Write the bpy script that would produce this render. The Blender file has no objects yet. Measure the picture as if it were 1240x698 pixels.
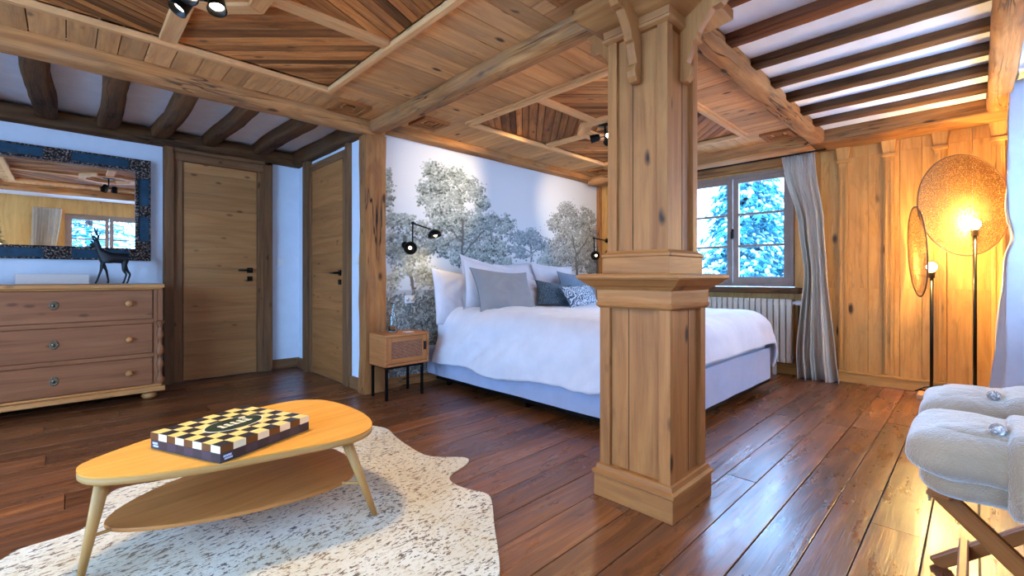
import bpy, math, random
import numpy as np
from mathutils import Vector, Matrix, noise
random.seed(7)
rnd = random.random
def ru(a, b): return a + (b - a) * rnd()
C = bpy.context.scene.collection
PI = math.pi

# ---------------------------------------------------------------- materials
def lin(c):
    def f(x):
        x /= 255.0
        return x / 12.92 if x <= 0.04045 else ((x + 0.055) / 1.055) ** 2.4
    return (f(c[0]), f(c[1]), f(c[2]), 1.0)

class NT:
    def __init__(s, name):
        s.m = bpy.data.materials.new(name); s.m.use_nodes = True
        s.t = s.m.node_tree; s.t.nodes.clear()
        s.out = s.n('ShaderNodeOutputMaterial')
    def n(s, k, **kw):
        x = s.t.nodes.new(k)
        for a, b in kw.items(): setattr(x, a, b)
        return x
    def l(s, a, b): s.t.links.new(a, b)
    def set(s, node, key, v):
        if isinstance(v, bpy.types.NodeSocket): s.l(v, node.inputs[key])
        else: node.inputs[key].default_value = v
    def math(s, op, a, b=None, clamp=False):
        x = s.n('ShaderNodeMath', operation=op, use_clamp=clamp)
        s.set(x, 0, a)
        if b is not None: s.set(x, 1, b)
        return x.outputs[0]
    def mix(s, f, a, b, mode='MIX'):
        x = s.n('ShaderNodeMix', data_type='RGBA', blend_type=mode)
        s.set(x, 0, f); s.set(x, 6, a); s.set(x, 7, b)
        return x.outputs[2]
    def ramp(s, f, stops, interp='LINEAR'):
        x = s.n('ShaderNodeValToRGB'); x.color_ramp.interpolation = interp
        e = x.color_ramp.elements
        while len(e) < len(stops): e.new(0.5)
        for i, (p, c) in enumerate(stops):
            e[i].position = p; e[i].color = c if len(c) == 4 else (*c, 1)
        s.l(f, x.inputs[0]); return x.outputs[0]
    def mapr(s, f, a, b, c=0.0, d=1.0):
        x = s.n('ShaderNodeMapRange'); s.set(x, 0, f)
        x.inputs[1].default_value = a; x.inputs[2].default_value = b
        x.inputs[3].default_value = c; x.inputs[4].default_value = d
        return x.outputs[0]
    def mapping(s, v, sc=(1, 1, 1), loc=(0, 0, 0), rot=(0, 0, 0)):
        x = s.n('ShaderNodeMapping'); s.l(v, x.inputs[0])
        x.inputs[1].default_value = loc; x.inputs[2].default_value = rot; x.inputs[3].default_value = sc
        return x.outputs[0]
    def noise(s, v, scale, detail=4, rough=0.55, dist=0.0):
        x = s.n('ShaderNodeTexNoise'); s.l(v, x.inputs['Vector'])
        x.inputs['Scale'].default_value = scale; x.inputs['Detail'].default_value = detail
        x.inputs['Roughness'].default_value = rough; x.inputs['Distortion'].default_value = dist
        return x.outputs[0]
    def voro(s, v, scale, feature='F1', out=0, rand=1.0):
        x = s.n('ShaderNodeTexVoronoi', feature=feature); s.l(v, x.inputs['Vector'])
        x.inputs['Scale'].default_value = scale; x.inputs['Randomness'].default_value = rand
        return x.outputs[out]
    def bsdf(s, color, rough=0.5, metal=0.0, bump=None, bstr=0.3, bdist=0.01, spec=0.5, coat=0.0, crough=0.1, sheen=0.0, trans=0.0, ior=1.45):
        b = s.n('ShaderNodeBsdfPrincipled')
        s.set(b, 'Base Color', color); s.set(b, 'Roughness', rough); s.set(b, 'Metallic', metal)
        s.set(b, 'Specular IOR Level', spec); s.set(b, 'Coat Weight', coat); s.set(b, 'Coat Roughness', crough)
        s.set(b, 'Sheen Weight', sheen); s.set(b, 'Transmission Weight', trans); s.set(b, 'IOR', ior)
        if bump is not None:
            bp = s.n('ShaderNodeBump'); bp.inputs['Strength'].default_value = bstr
            bp.inputs['Distance'].default_value = bdist
            s.l(bump, bp.inputs['Height']); s.l(bp.outputs[0], b.inputs['Normal'])
        s.l(b.outputs[0], s.out.inputs[0]); return b
    def uv(s): return s.n('ShaderNodeTexCoord').outputs['UV']
    def obj(s): return s.n('ShaderNodeTexCoord').outputs['Object']

def wood(name, dark, mid, light, rough=0.55, gray=0.0, graycol=(120, 112, 104), knots=0.6, tintamt=0.5, bump=0.35, spec=0.35, coat=0.0, crough=0.2, gs=1.0, roughvar=0.0, grain=0.75, cracks=0.0, stain=0.0, kd=1.0):
    sat = lambda c: (min(255, c[0] * 1.04), c[1] * 0.975, c[2] * 0.84)
    dark, mid, light = sat(dark), sat(mid), sat(light)
    k = NT(name); uv = k.uv()
    tint = k.n('ShaderNodeAttribute', attribute_name='tint').outputs['Fac']
    warp = k.noise(k.mapping(uv, (0.9, 3, 1)), 1.3, 2, 0.5)
    wv = k.n('ShaderNodeVectorMath', operation='ADD'); k.l(k.mapping(uv, (1.1 * gs, 16 * gs, 1)), wv.inputs[0])
    cmb = k.n('ShaderNodeCombineXYZ'); k.l(k.math('MULTIPLY', warp, 1.6), cmb.inputs[1]); k.l(cmb.outputs[0], wv.inputs[1])
    g1 = k.noise(wv.outputs[0], 1.6, 5, 0.6, 0.4)
    g2 = k.noise(k.mapping(uv, (3.0 * gs, 150 * gs, 1)), 1.0, 3, 0.6)
    g = k.math('ADD', k.math('MULTIPLY', g1, 1 - grain * 0.35), k.math('MULTIPLY', g2, grain * 0.35))
    col = k.ramp(g, [(0.27, lin(dark)), (0.5, lin(mid)), (0.73, lin(light))])
    vo = k.voro(k.mapping(uv, (5.0 * kd, 11.0 * kd, 1)), 1.0, rand=1.0)
    kn = k.mapr(vo, 0.08, 0.18, 1.0, 0.0)
    kmask = k.mapr(k.noise(k.mapping(uv, (5.0 * kd, 11.0 * kd, 1)), 0.8, 1), 0.44, 0.50, 0, 1)
    kn = k.math('MULTIPLY', kn, k.math('MULTIPLY', kmask, knots))
    dk = lin([c * 0.42 for c in dark])
    col = k.mix(kn, col, dk)
    if stain > 0:
        st = k.mapr(k.noise(k.mapping(uv, (2.2, 7, 1), loc=(7, 3, 0)), 1.3, 5, 0.7, 0.6), 0.50, 0.72, 0, stain)
        col = k.mix(st, col, lin([c * 0.6 for c in dark]))
    ck = None
    if cracks > 0:
        cn = k.noise(k.mapping(uv, (0.9, 13, 1), loc=(3, 9, 0)), 1.0, 3, 0.55, 0.3)
        ck = k.math('MULTIPLY', k.mapr(k.math('ABSOLUTE', k.math('SUBTRACT', cn, 0.5)), 0.006, 0.018, 1, 0), k.mapr(k.noise(k.mapping(uv, (1.1, 3, 1)), 1.0, 2), 0.45, 0.6, 0, cracks))
        col = k.mix(ck, col, lin([c * 0.3 for c in dark]))
    if gray > 0:
        gm = k.mapr(k.noise(k.mapping(uv, (1.2, 5, 1)), 1.5, 4, 0.65), 0.42, 0.68, 0, gray)
        col = k.mix(gm, col, lin(graycol))
    tm = k.mapr(tint, 0, 1, 1 - tintamt, 1 + tintamt * 0.75)
    tc = k.n('ShaderNodeCombineColor'); k.l(tm, tc.inputs[0]); k.l(tm, tc.inputs[1]); k.l(tm, tc.inputs[2])
    col = k.mix(1.0, col, tc.outputs[0], 'MULTIPLY')
    r = rough
    if roughvar:
        r = k.mapr(k.noise(k.mapping(uv, (1.5, 6, 1)), 1.6, 5, 0.7), 0.3, 0.7, rough - roughvar, rough + roughvar)
    h = k.math('SUBTRACT', g, k.math('MULTIPLY', kn, 0.4))
    if ck is not None: h = k.math('SUBTRACT', h, k.math('MULTIPLY', ck, 0.8))
    k.bsdf(col, r, bump=h, bstr=bump, bdist=0.006, spec=spec, coat=coat, crough=crough)
    return k.m

def plain(name, c, rough=0.5, metal=0, var=0.0, vs=8, bump=0.0, bs=40, spec=0.5, sheen=0, coat=0):
    k = NT(name); o = k.obj()
    col = lin(c)
    if var:
        n = k.noise(o, vs, 5, 0.6)
        col = k.mix(k.mapr(n, 0.3, 0.7), lin([x * (1 - var) for x in c]), lin([min(255, x * (1 + var * 0.6)) for x in c]))
    b = k.noise(o, bs, 4, 0.6) if bump else None
    k.bsdf(col, rough, metal, bump=b, bstr=bump, bdist=0.004, spec=spec, sheen=sheen, coat=coat)
    return k.m

def fabric(name, c, weave=400, bump=0.25, var=0.06, sheen=0.3, wr=14, thru=0.0):
    k = NT(name); o = k.obj()
    n = k.noise(o, 6, 4, 0.6)
    col = k.mix(k.mapr(n, 0.3, 0.7), lin([x * (1 - var) for x in c]), lin(c))
    h = k.math('ADD', k.noise(o, weave, 2), k.math('MULTIPLY', k.noise(o, wr, 3, 0.6, 0.8), 3.0))
    b = k.bsdf(col, 0.92, bump=h, bstr=bump, bdist=0.006, spec=0.15, sheen=sheen)
    if thru:
        tl = k.n('ShaderNodeBsdfTranslucent'); k.l(col, tl.inputs[0]); mx = k.n('ShaderNodeMixShader'); mx.inputs[0].default_value = thru
        k.l(b.outputs[0], mx.inputs[1]); k.l(tl.outputs[0], mx.inputs[2]); k.l(mx.outputs[0], k.out.inputs[0])
    return k.m

def emit(name, c, s):
    k = NT(name); e = k.n('ShaderNodeEmission'); e.inputs[0].default_value = c; e.inputs[1].default_value = s
    k.l(e.outputs[0], k.out.inputs[0]); return k.m

M = {}
M['floor'] = wood('floor_boards', (58, 30, 15), (108, 64, 34), (160, 104, 62), rough=0.32, knots=0.7, tintamt=0.42, bump=0.7, spec=0.5, coat=0.22, crough=0.2, roughvar=0.12, gray=0.35, graycol=(96, 74, 62))
M['ceilboard'] = wood('ceiling_boards', (166, 118, 80), (204, 154, 108), (218, 174, 128), rough=0.7, knots=1.0, tintamt=0.22, gray=0.3, graycol=(170, 140, 110), spec=0.2, stain=0.35, kd=0.8)
M['coffboard'] = wood('coffer_boards', (104, 62, 34), (172, 112, 64), (204, 146, 90), rough=0.7, knots=0.7, tintamt=0.65, gray=0.25, graycol=(96, 78, 64), spec=0.2, stain=0.6)
M['trimwood'] = wood('ceiling_trim', (178, 130, 92), (206, 160, 118), (220, 178, 136), rough=0.6, knots=0.4, tintamt=0.15, spec=0.25)
M['beam'] = wood('old_beam', (112, 70, 42), (172, 122, 80), (204, 156, 110), rough=0.75, knots=0.9, tintamt=0.2, gray=0.5, graycol=(132, 108, 84), bump=1.0, spec=0.15, gs=0.8, cracks=1.0, stain=0.5, kd=.7)
M['darkbeam'] = wood('dark_beam', (58, 38, 26), (98, 68, 46), (132, 96, 68), rough=0.8, knots=0.6, tintamt=0.25, gray=0.4, graycol=(96, 80, 68), bump=1.0, spec=0.12, gs=0.8, cracks=1.0, stain=0.4, kd=.7)
M['redbeam'] = wood('reddish_beam', (74, 40, 22), (124, 74, 44), (156, 104, 68), rough=0.8, knots=0.6, tintamt=0.2, gray=0.2, bump=1.0, spec=0.12, gs=0.8, cracks=1.0, stain=0.4, kd=.7)
M['column'] = wood('column_pine', (122, 78, 44), (154, 104, 62), (174, 124, 78), rough=0.55, knots=1.0, tintamt=0.14, bump=0.3, spec=0.3, gs=0.9, stain=0.25, kd=.75)
M['wallwood'] = wood('wall_pine', (170, 124, 72), (196, 152, 94), (210, 170, 112), rough=0.5, knots=1.0, tintamt=0.16, bump=0.25, spec=0.3, gs=0.8, stain=0.3, cracks=.22, kd=.55)
M['post'] = wood('post_oak', (118, 74, 42), (164, 112, 70), (188, 138, 92), rough=0.7, knots=0.9, tintamt=0.15, bump=0.8, spec=0.2, gray=0.15, cracks=1.0, stain=.4, kd=.7)
M['doorleaf'] = wood('door_oak', (146, 102, 66), (172, 126, 86), (188, 144, 102), rough=0.55, knots=0.7, tintamt=0.14, bump=0.2, spec=0.3, gs=0.7)
M['doorleaf2'] = wood('door_oak_warm', (128, 82, 48), (164, 112, 70), (184, 132, 88), rough=0.55, knots=0.6, tintamt=0.14, bump=0.2, spec=0.3, gs=0.7)
M['doorframe'] = wood('door_frame_wood', (84, 56, 40), (126, 90, 64), (152, 114, 84), rough=0.7, knots=0.7, tintamt=0.25, bump=0.6, gray=0.3, graycol=(110, 92, 78), spec=0.2)
M['dresser'] = wood('dresser_pine', (108, 68, 48), (140, 94, 68), (156, 110, 84), rough=0.45, knots=0.5, tintamt=0.12, bump=0.2, spec=0.35, gs=0.8)
M['dressertop'] = wood('dresser_top_pine', (150, 100, 62), (188, 138, 92), (204, 160, 114), rough=0.4, knots=0.5, tintamt=0.12, bump=0.2, spec=0.4)
M['tabletop'] = wood('table_oak', (196, 140, 66), (212, 158, 80), (224, 172, 94), rough=0.5, knots=0.0, tintamt=0.05, bump=0.1, spec=0.2, grain=0.9)
M['tableedge'] = wood('table_edge', (150, 114, 72), (176, 140, 94), (190, 156, 110), rough=0.5, knots=0.0, tintamt=0.05, bump=0.1, spec=0.3)
M['shelfwood'] = wood('table_shelf', (150, 98, 54), (172, 118, 68), (188, 134, 82), rough=0.5, knots=0.0, tintamt=0.05, bump=0.1, spec=0.3)
M['nswood'] = wood('nightstand_wood', (140, 88, 54), (176, 118, 76), (196, 140, 96), rough=0.5, knots=0.2, tintamt=0.1, bump=0.15, spec=0.35)
M['rackwood'] = wood('rack_wood', (112, 68, 34), (148, 94, 50), (170, 116, 68), rough=0.4, knots=0.2, tintamt=0.1, bump=0.15, spec=0.4)
M['winframe'] = plain('window_paint', (150, 124, 108), 0.5, var=0.08, bump=0.1)
M['plaster'] = plain('white_plaster', (240, 240, 244), 0.9, var=0.03, bump=0.15, bs=30, spec=0.2)
M['wallpaint'] = plain('white_paint', (224, 228, 236), 0.88, var=0.02, bump=0.08, bs=60, spec=0.2)
M['black'] = plain('black_metal', (16, 15, 15), 0.4, metal=0.6)
M['deer'] = plain('black_cast', (14, 14, 17), 0.5, bump=0.3, bs=120)
M['sheet'] = fabric('white_linen', (224, 218, 222), bump=0.22, wr=9)
M['valance'] = fabric('bed_valance', (174, 180, 204), bump=0.3, wr=5)
M['graycush'] = fabric('grey_cushion', (144, 142, 144), weave=700, bump=0.3, wr=7)
M['bluecush'] = fabric('blue_grey_cushion', (118, 132, 148), weave=700, bump=0.3)
M['curtain'] = fabric('curtain_linen', (240, 230, 214), bump=0.15, wr=20, thru=0.4)
M['curtaingray'] = fabric('curtain_grey', (196, 196, 206), bump=0.15, wr=20)
M['fleece'] = fabric('fleece', (172, 142, 112), weave=260, bump=0.5, sheen=1.0, var=0.14, wr=12)
M['fleecegray'] = fabric('fleece_grey', (170, 146, 122), weave=260, bump=0.5, sheen=1.0, var=0.12, wr=12)
M['radiator'] = plain('radiator_enamel', (204, 186, 164), 0.4)
M['white'] = plain('white_plastic', (230, 228, 226), 0.4)
M['brass'] = plain('aged_brass', (120, 104, 84), 0.4, metal=0.8)
M['jute'] = plain('braid', (104, 70, 48), 0.8)
M['slab'] = plain('lamp_base', (196, 152, 110), 0.6, var=0.1)
M['box'] = plain('paper_white', (214, 200, 190), 0.7)
M['steel'] = plain('chrome', (200, 200, 205), 0.18, metal=1.0)
M['bulb'] = emit('bulb_glow', (1.0, 0.72, 0.38, 1), 60)
M['spotbulb'] = emit('spot_glow', (1.0, 0.86, 0.62, 1), 40)
M['sconcebulb'] = emit('sconce_glow', (1.0, 0.8, 0.5, 1), 10)
M['fairy'] = emit('fairy_glow', (1.0, 0.65, 0.3, 1), 14)

def m_mirror():
    k = NT('mirror_glass'); k.bsdf((0.92, 0.94, 0.95, 1), 0.01, 1.0); return k.m
M['mirror'] = m_mirror()
def m_glass():
    k = NT('window_glass')
    t = k.n('ShaderNodeBsdfTransparent'); t.inputs[0].default_value = (0.93, 0.97, 0.98, 1)
    g = k.n('ShaderNodeBsdfGlossy'); g.inputs['Roughness'].default_value = 0.02
    mx = k.n('ShaderNodeMixShader'); mx.inputs[0].default_value = 0.05
    k.l(t.outputs[0], mx.inputs[1]); k.l(g.outputs[0], mx.inputs[2]); k.l(mx.outputs[0], k.out.inputs[0]); return k.m
M['pane'] = m_glass()
def m_clear():
    k = NT('clear_glass'); k.bsdf((0.82, 0.93, 0.95, 1), 0.03, trans=1.0, ior=1.45); return k.m
M['clear'] = m_clear()
def m_crystal():
    k = NT('crystal'); v = k.voro(k.obj(), 160, out=1)
    bw = k.n('ShaderNodeRGBToBW'); k.l(v, bw.inputs[0])
    k.bsdf(k.ramp(bw.outputs[0], [(0.2, (.35, .36, .38)), (0.8, (.95, .96, 1.0))]), 0.12, 0.6, bump=k.voro(k.obj(), 160), bstr=1.0, bdist=0.01); return k.m
M['crystal'] = m_crystal()
def m_cane():
    k = NT('woven_cane'); uv = k.uv()
    a = k.n('ShaderNodeTexBrick'); k.l(k.mapping(uv, (1, 1, 1)), a.inputs[0])
    a.inputs['Color1'].default_value = lin((196, 138, 98)); a.inputs['Color2'].default_value = lin((168, 108, 74)); a.inputs['Mortar'].default_value = lin((84, 44, 28))
    a.inputs['Scale'].default_value = 1; a.inputs['Brick Width'].default_value = 0.016; a.inputs['Row Height'].default_value = 0.009; a.inputs['Mortar Size'].default_value = 0.0018
    k.bsdf(a.outputs[0], 0.6, bump=a.outputs[1], bstr=-0.8, bdist=0.003); return k.m
M['cane'] = m_cane()
def m_disc():
    k = NT('woven_disc'); o = k.obj()
    n = k.noise(o, 130, 2, 0.6); w = k.math('GREATER_THAN', n, 0.50)
    d = k.n('ShaderNodeBsdfDiffuse'); d.inputs[0].default_value = lin((140, 104, 72))
    tl = k.n('ShaderNodeBsdfTranslucent'); tl.inputs[0].default_value = lin((150, 112, 76))
    m1 = k.n('ShaderNodeMixShader'); m1.inputs[0].default_value = 0.25; k.l(d.outputs[0], m1.inputs[1]); k.l(tl.outputs[0], m1.inputs[2])
    t = k.n('ShaderNodeBsdfTransparent'); m2 = k.n('ShaderNodeMixShader')
    k.l(w, m2.inputs[0]); k.l(t.outputs[0], m2.inputs[1]); k.l(m1.outputs[0], m2.inputs[2]); k.l(m2.outputs[0], k.out.inputs[0]); return k.m
M['disc'] = m_disc()
def m_ornate():
    k = NT('ornate_relief'); o = k.obj()
    v = k.voro(o, 75, 'SMOOTH_F1'); n = k.noise(o, 60, 4, 0.7, 1.5)
    h = k.math('SUBTRACT', n, v)
    k.bsdf(k.ramp(h, [(-0.0, lin((40, 32, 32))), (0.18, lin((120, 100, 90))), (0.36, lin((214, 194, 178)))]), 0.45, 0.4, bump=h, bstr=1.0, bdist=0.015); return k.m
M['ornate'] = m_ornate()
M['teal'] = plain('teal_velvet', (20, 62, 84), 0.6, var=0.25, vs=30)
M['darkteal'] = plain('slate_velvet', (30, 40, 62), 0.6, var=0.25, vs=30)
def m_rug():
    k = NT('cowhide'); o = k.obj()
    ang = k.noise(o, 1.2, 2)
    wv = k.n('ShaderNodeVectorMath', operation='ADD'); k.l(o, wv.inputs[0])
    cmb = k.n('ShaderNodeCombineXYZ'); k.l(k.math('MULTIPLY', ang, 0.35), cmb.inputs[0]); k.l(k.math('MULTIPLY', ang, 0.2), cmb.inputs[1]); k.l(cmb.outputs[0], wv.inputs[1])
    v = k.mapping(wv.outputs[0], (0.6, 1.25, 1), rot=(0, 0, 0.5))
    f = k.noise(v, 74, 3, 0.62, 0.3)
    dens = k.noise(o, 3.0, 3)
    m = k.mapr(k.math('ADD', f, k.math('MULTIPLY', dens, 0.14)), 0.640, 0.665)
    f2 = k.noise(v, 95, 2, 0.6)
    m2 = k.mapr(f2, 0.55, 0.62)
    pat = k.noise(o, 2.3, 3, 0.6)
    base = k.mix(k.mapr(pat, 0.35, 0.7), lin((226, 216, 196)), lin((206, 186, 150)))
    c = k.mix(k.math('MULTIPLY', m2, 0.6), base, lin((188, 154, 96)))
    spk = k.mix(k.mapr(pat, 0.4, 0.6), lin((74, 50, 34)), lin((128, 92, 48)))
    c = k.mix(m, c, spk)
    h = k.noise(o, 240, 3)
    k.bsdf(c, 0.6, bump=h, bstr=0.4, bdist=0.004, spec=0.3, sheen=0.2); return k.m
M['rug'] = m_rug()
def m_pattern(name, bg, fg, sc):
    k = NT(name); o = k.obj(); w = k.noise(o, 9, 2, 0.5, 1.0)
    wv = k.n('ShaderNodeVectorMath', operation='ADD'); k.l(o, wv.inputs[0]); cmb = k.n('ShaderNodeCombineXYZ')
    k.l(k.math('MULTIPLY', w, 0.12), cmb.inputs[0]); k.l(k.math('MULTIPLY', w, 0.08), cmb.inputs[2]); k.l(cmb.outputs[0], wv.inputs[1])
    v = k.voro(wv.outputs[0], sc)
    s = k.math('SINE', k.math('MULTIPLY', v, 26.0))
    k.bsdf(k.mix(k.mapr(s, -0.05, 0.15), lin(bg), lin(fg)), 0.9, spec=0.1, sheen=0.2); return k.m
M['paisley'] = m_pattern('paisley_cotton', (196, 204, 214), (74, 86, 102), 13)
M['leafprint'] = m_pattern('leaf_print_cotton', (66, 78, 88), (96, 110, 118), 17)
def m_check(name, c0, c1):
    k = NT(name); ch = k.n('ShaderNodeTexChecker'); k.l(k.uv(), ch.inputs[0]); ch.inputs['Scale'].default_value = 8.0
    ch.inputs[1].default_value = lin(c0); ch.inputs[2].default_value = lin(c1); k.bsdf(ch.outputs[0], 0.4); return k.m
M['edgecheck'] = m_check('edge_print', (232, 216, 180), (104, 62, 26)); M['basecheck'] = m_check('base_print', (46, 40, 48), (62, 54, 66))
def m_chess():
    k = NT('chess_print'); uv = k.uv()
    ch = k.n('ShaderNodeTexChecker'); k.l(uv, ch.inputs[0]); ch.inputs['Scale'].default_value = 8.0
    g = k.noise(k.mapping(uv, (6, 60, 1)), 1.0, 3)
    a = k.mix(k.mapr(g, 0.3, 0.7), lin((232, 190, 104)), lin((246, 212, 134)))
    b = k.mix(k.mapr(g, 0.3, 0.7), lin((30, 30, 40)), lin((56, 50, 54)))
    k.bsdf(k.mix(ch.outputs['Fac'], b, a), 0.35); return k.m
M['chess'] = m_chess()
M['cream'] = plain('print_cream', (232, 216, 180), 0.4)
M['boxbrown'] = plain('print_brown', (104, 62, 26), 0.4)
M['boxdark'] = plain('print_dark', (46, 40, 48), 0.45)
M['boxdark2'] = plain('print_plum', (62, 54, 66), 0.45)
M['boxgreen'] = plain('print_green', (34, 48, 36), 0.4)
M['boxlogo'] = plain('print_logo', (196, 214, 244), 0.4)
M['snow'] = plain('snow', (196, 222, 226), 0.8, var=0.15, vs=5)
M['snowground'] = plain('snow_ground', (240, 244, 250), 0.8)
M['needles'] = plain('fir_needles', (48, 120, 134), 0.8, var=0.4, vs=8)
M['bark'] = plain('fir_bark', (60, 56, 54), 0.9)
M['xgreen'] = plain('indoor_fir', (34, 52, 34), 0.8, var=0.3)

# ---------------------------------------------------------------- mesh builder
class MB:
    def __init__(s): s.v = []; s.f = []; s.uv = []; s.t = []; s.sm = []; s.mi = []
    def face(s, idx, uvs, tint, smooth=False, mi=0):
        s.f.append(tuple(idx)); s.uv.extend(uvs); s.t.append(tint); s.sm.append(smooth); s.mi.append(mi)
    def hexa(s, P, g=0, tint=None, mi=0):
        """8 corners, order x fastest, then y, then z; grain axis g"""
        tint = rnd() if tint is None else tint
        b = len(s.v); s.v.extend(P); ou, ov = ru(0, 50), ru(0, 50)
        for n, q in ((2, (0, 2, 3, 1)), (2, (4, 5, 7, 6)), (1, (0, 1, 5, 4)), (1, (2, 6, 7, 3)), (0, (0, 4, 6, 2)), (0, (1, 3, 7, 5))):
            uvs = []
            for i in q:
                p = P[i]
                if n == g: a, c = [p[k] for k in range(3) if k != n]; uvs.append((ou + a * 0.2, ov + c))
                else:
                    o = [k for k in range(3) if k != n and k != g][0]
                    uvs.append((ou + p[g], ov + p[o] + n * 3.1))
            s.face([b + i for i in q], uvs, tint, False, mi)
    def box(s, x0, x1, y0, y1, z0, z1, g='x', tint=None, mi=0):
        s.hexa([(x, y, z) for z in (z0, z1) for y in (y0, y1) for x in (x0, x1)], 'xyz'.index(g), tint, mi)
    def prism(s, pts, z0, z1, ang=0.0, tint=None, mi=0, smooth=False, tf=None):
        """polygon in a plane, extruded z0..z1; grain direction ang; tf maps (a,b,z)->point"""
        tint = rnd() if tint is None else tint
        tf = tf or (lambda a, b, z: (a, b, z))
        A = sum(pts[i][0] * pts[(i + 1) % len(pts)][1] - pts[(i + 1) % len(pts)][0] * pts[i][1] for i in range(len(pts)))
        if A < 0: pts = pts[::-1]
        n = len(pts); b = len(s.v); ou, ov = ru(0, 50), ru(0, 50); ca, sa = math.cos(ang), math.sin(ang)
        U = [(ou + p[0] * ca + p[1] * sa, ov - p[0] * sa + p[1] * ca) for p in pts]
        s.v.extend([tf(p[0], p[1], z0) for p in pts] + [tf(p[0], p[1], z1) for p in pts])
        s.face([b + i for i in range(n)][::-1], U[::-1], tint, False, mi)
        s.face([b + n + i for i in range(n)], U, tint, False, mi)
        L = 0
        for i in range(n):
            j = (i + 1) % n; d = math.dist(pts[i], pts[j])
            s.face([b + i, b + j, b + n + j, b + n + i], [(ou + L, ov), (ou + L + d, ov), (ou + L + d, ov + z1 - z0), (ou + L, ov + z1 - z0)], tint, smooth, mi); L += d
    def grid(s, fn, nu, nv, cu=False, cv=False, tint=0.5, smooth=True, us=1.0, vs=1.0, mi=0):
        b = len(s.v); NU = nu if cu else nu + 1; NV = nv if cv else nv + 1
        for i in range(NU):
            for j in range(NV): s.v.append(tuple(fn(i / nu, j / nv)))
        for i in range(nu):
            for j in range(nv):
                i2 = (i + 1) % NU; j2 = (j + 1) % NV
                s.face([b + i * NV + j, b + i2 * NV + j, b + i2 * NV + j2, b + i * NV + j2],
                       [(i / nu * us, j / nv * vs), ((i + 1) / nu * us, j / nv * vs), ((i + 1) / nu * us, (j + 1) / nv * vs), (i / nu * us, (j + 1) / nv * vs)], tint, smooth, mi)
    def lathe(s, prof, c, n=20, axis=(0, 0, 1), tint=0.5, mi=0):
        ax = Vector(axis).normalized(); e1 = ax.orthogonal().normalized(); e2 = ax.cross(e1); c = Vector(c)
        def fn(u, v):
            k = min(len(prof) - 1, int(round(v * (len(prof) - 1)))); r, h = prof[k]
            a = 2 * PI * u
            return c + ax * h + (e1 * math.cos(a) + e2 * math.sin(a)) * max(r, 1e-4)
        L = abs(prof[-1][1] - prof[0][1]) + 0.01
        s.grid(fn, n, len(prof) - 1, cu=True, us=2 * PI * max(p[0] for p in prof), vs=L, tint=tint, mi=mi)
    def tube(s, path, r, n=8, caps=True, tint=0.5, mi=0):
        P = [Vector(p) for p in path]; R = r if isinstance(r, (list, tuple)) else [r] * len(P)
        b = len(s.v); up = None; L = 0
        for i, p in enumerate(P):
            t = (P[min(i + 1, len(P) - 1)] - P[max(i - 1, 0)]).normalized()
            if up is None: up = t.orthogonal().normalized()
            up = (up - t * up.dot(t)).normalized(); e2 = t.cross(up)
            for k in range(n):
                a = 2 * PI * k / n; s.v.append(tuple(p + (up * math.cos(a) + e2 * math.sin(a)) * R[i]))
        for i in range(len(P) - 1):
            d = (P[i + 1] - P[i]).length
            for k in range(n):
                k2 = (k + 1) % n
                s.face([b + i * n + k, b + i * n + k2, b + (i + 1) * n + k2, b + (i + 1) * n + k],
                       [(L, k / n * .1), (L, (k + 1) / n * .1), (L + d, (k + 1) / n * .1), (L + d, k / n * .1)], tint, True, mi)
            L += d
        if caps:
            s.face([b + k for k in range(n)][::-1], [(0, 0)] * n, tint, False, mi)
            q = b + (len(P) - 1) * n
            s.face([q + k for k in range(n)], [(0, 0)] * n, tint, False, mi)
    def sphere(s, c, r, n=12, sc=(1, 1, 1), mi=0):
        m = n // 2
        s.grid(lambda u, v: (c[0] + sc[0] * r * math.sin(PI * v) * math.cos(2 * PI * u), c[1] + sc[1] * r * math.sin(PI * v) * math.sin(2 * PI * u), c[2] - sc[2] * r * math.cos(PI * v)), n, m, cu=True, mi=mi)
    def squares(s, cx, cy, rings, tint=None):
        """stack of square rings (half side, z): a turned-profile moulding run round a square"""
        tint = rnd() if tint is None else tint
        ou = ru(0, 40)
        for (s0, z0), (s1, z1) in zip(rings, rings[1:]):
            for k in range(4):
                a = [(-1, -1), (1, -1), (1, 1), (-1, 1)][k]; c = [(-1, -1), (1, -1), (1, 1), (-1, 1)][(k + 1) % 4]
                b = len(s.v)
                s.v.extend([(cx + a[0] * s0, cy + a[1] * s0, z0), (cx + c[0] * s0, cy + c[1] * s0, z0), (cx + c[0] * s1, cy + c[1] * s1, z1), (cx + a[0] * s1, cy + a[1] * s1, z1)])
                d = math.hypot(s1 - s0, z1 - z0)
                s.face([b, b + 1, b + 2, b + 3], [(ou + k * 5, z0), (ou + k * 5 + 2 * s0, z0), (ou + k * 5 + 2 * s1, z0 + d), (ou + k * 5, z0 + d)], tint)
        for sz, flip in ((rings[0], True), (rings[-1], False)):
            b = len(s.v); q = sz[0]; P = [(cx - q, cy - q), (cx + q, cy - q), (cx + q, cy + q), (cx - q, cy + q)]
            s.v.extend([(p[0], p[1], sz[1]) for p in P]); idx = [b, b + 1, b + 2, b + 3]; U = [(ou + p[0], p[1]) for p in P]
            s.face(idx[::-1] if flip else idx, U[::-1] if flip else U, tint)
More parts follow.
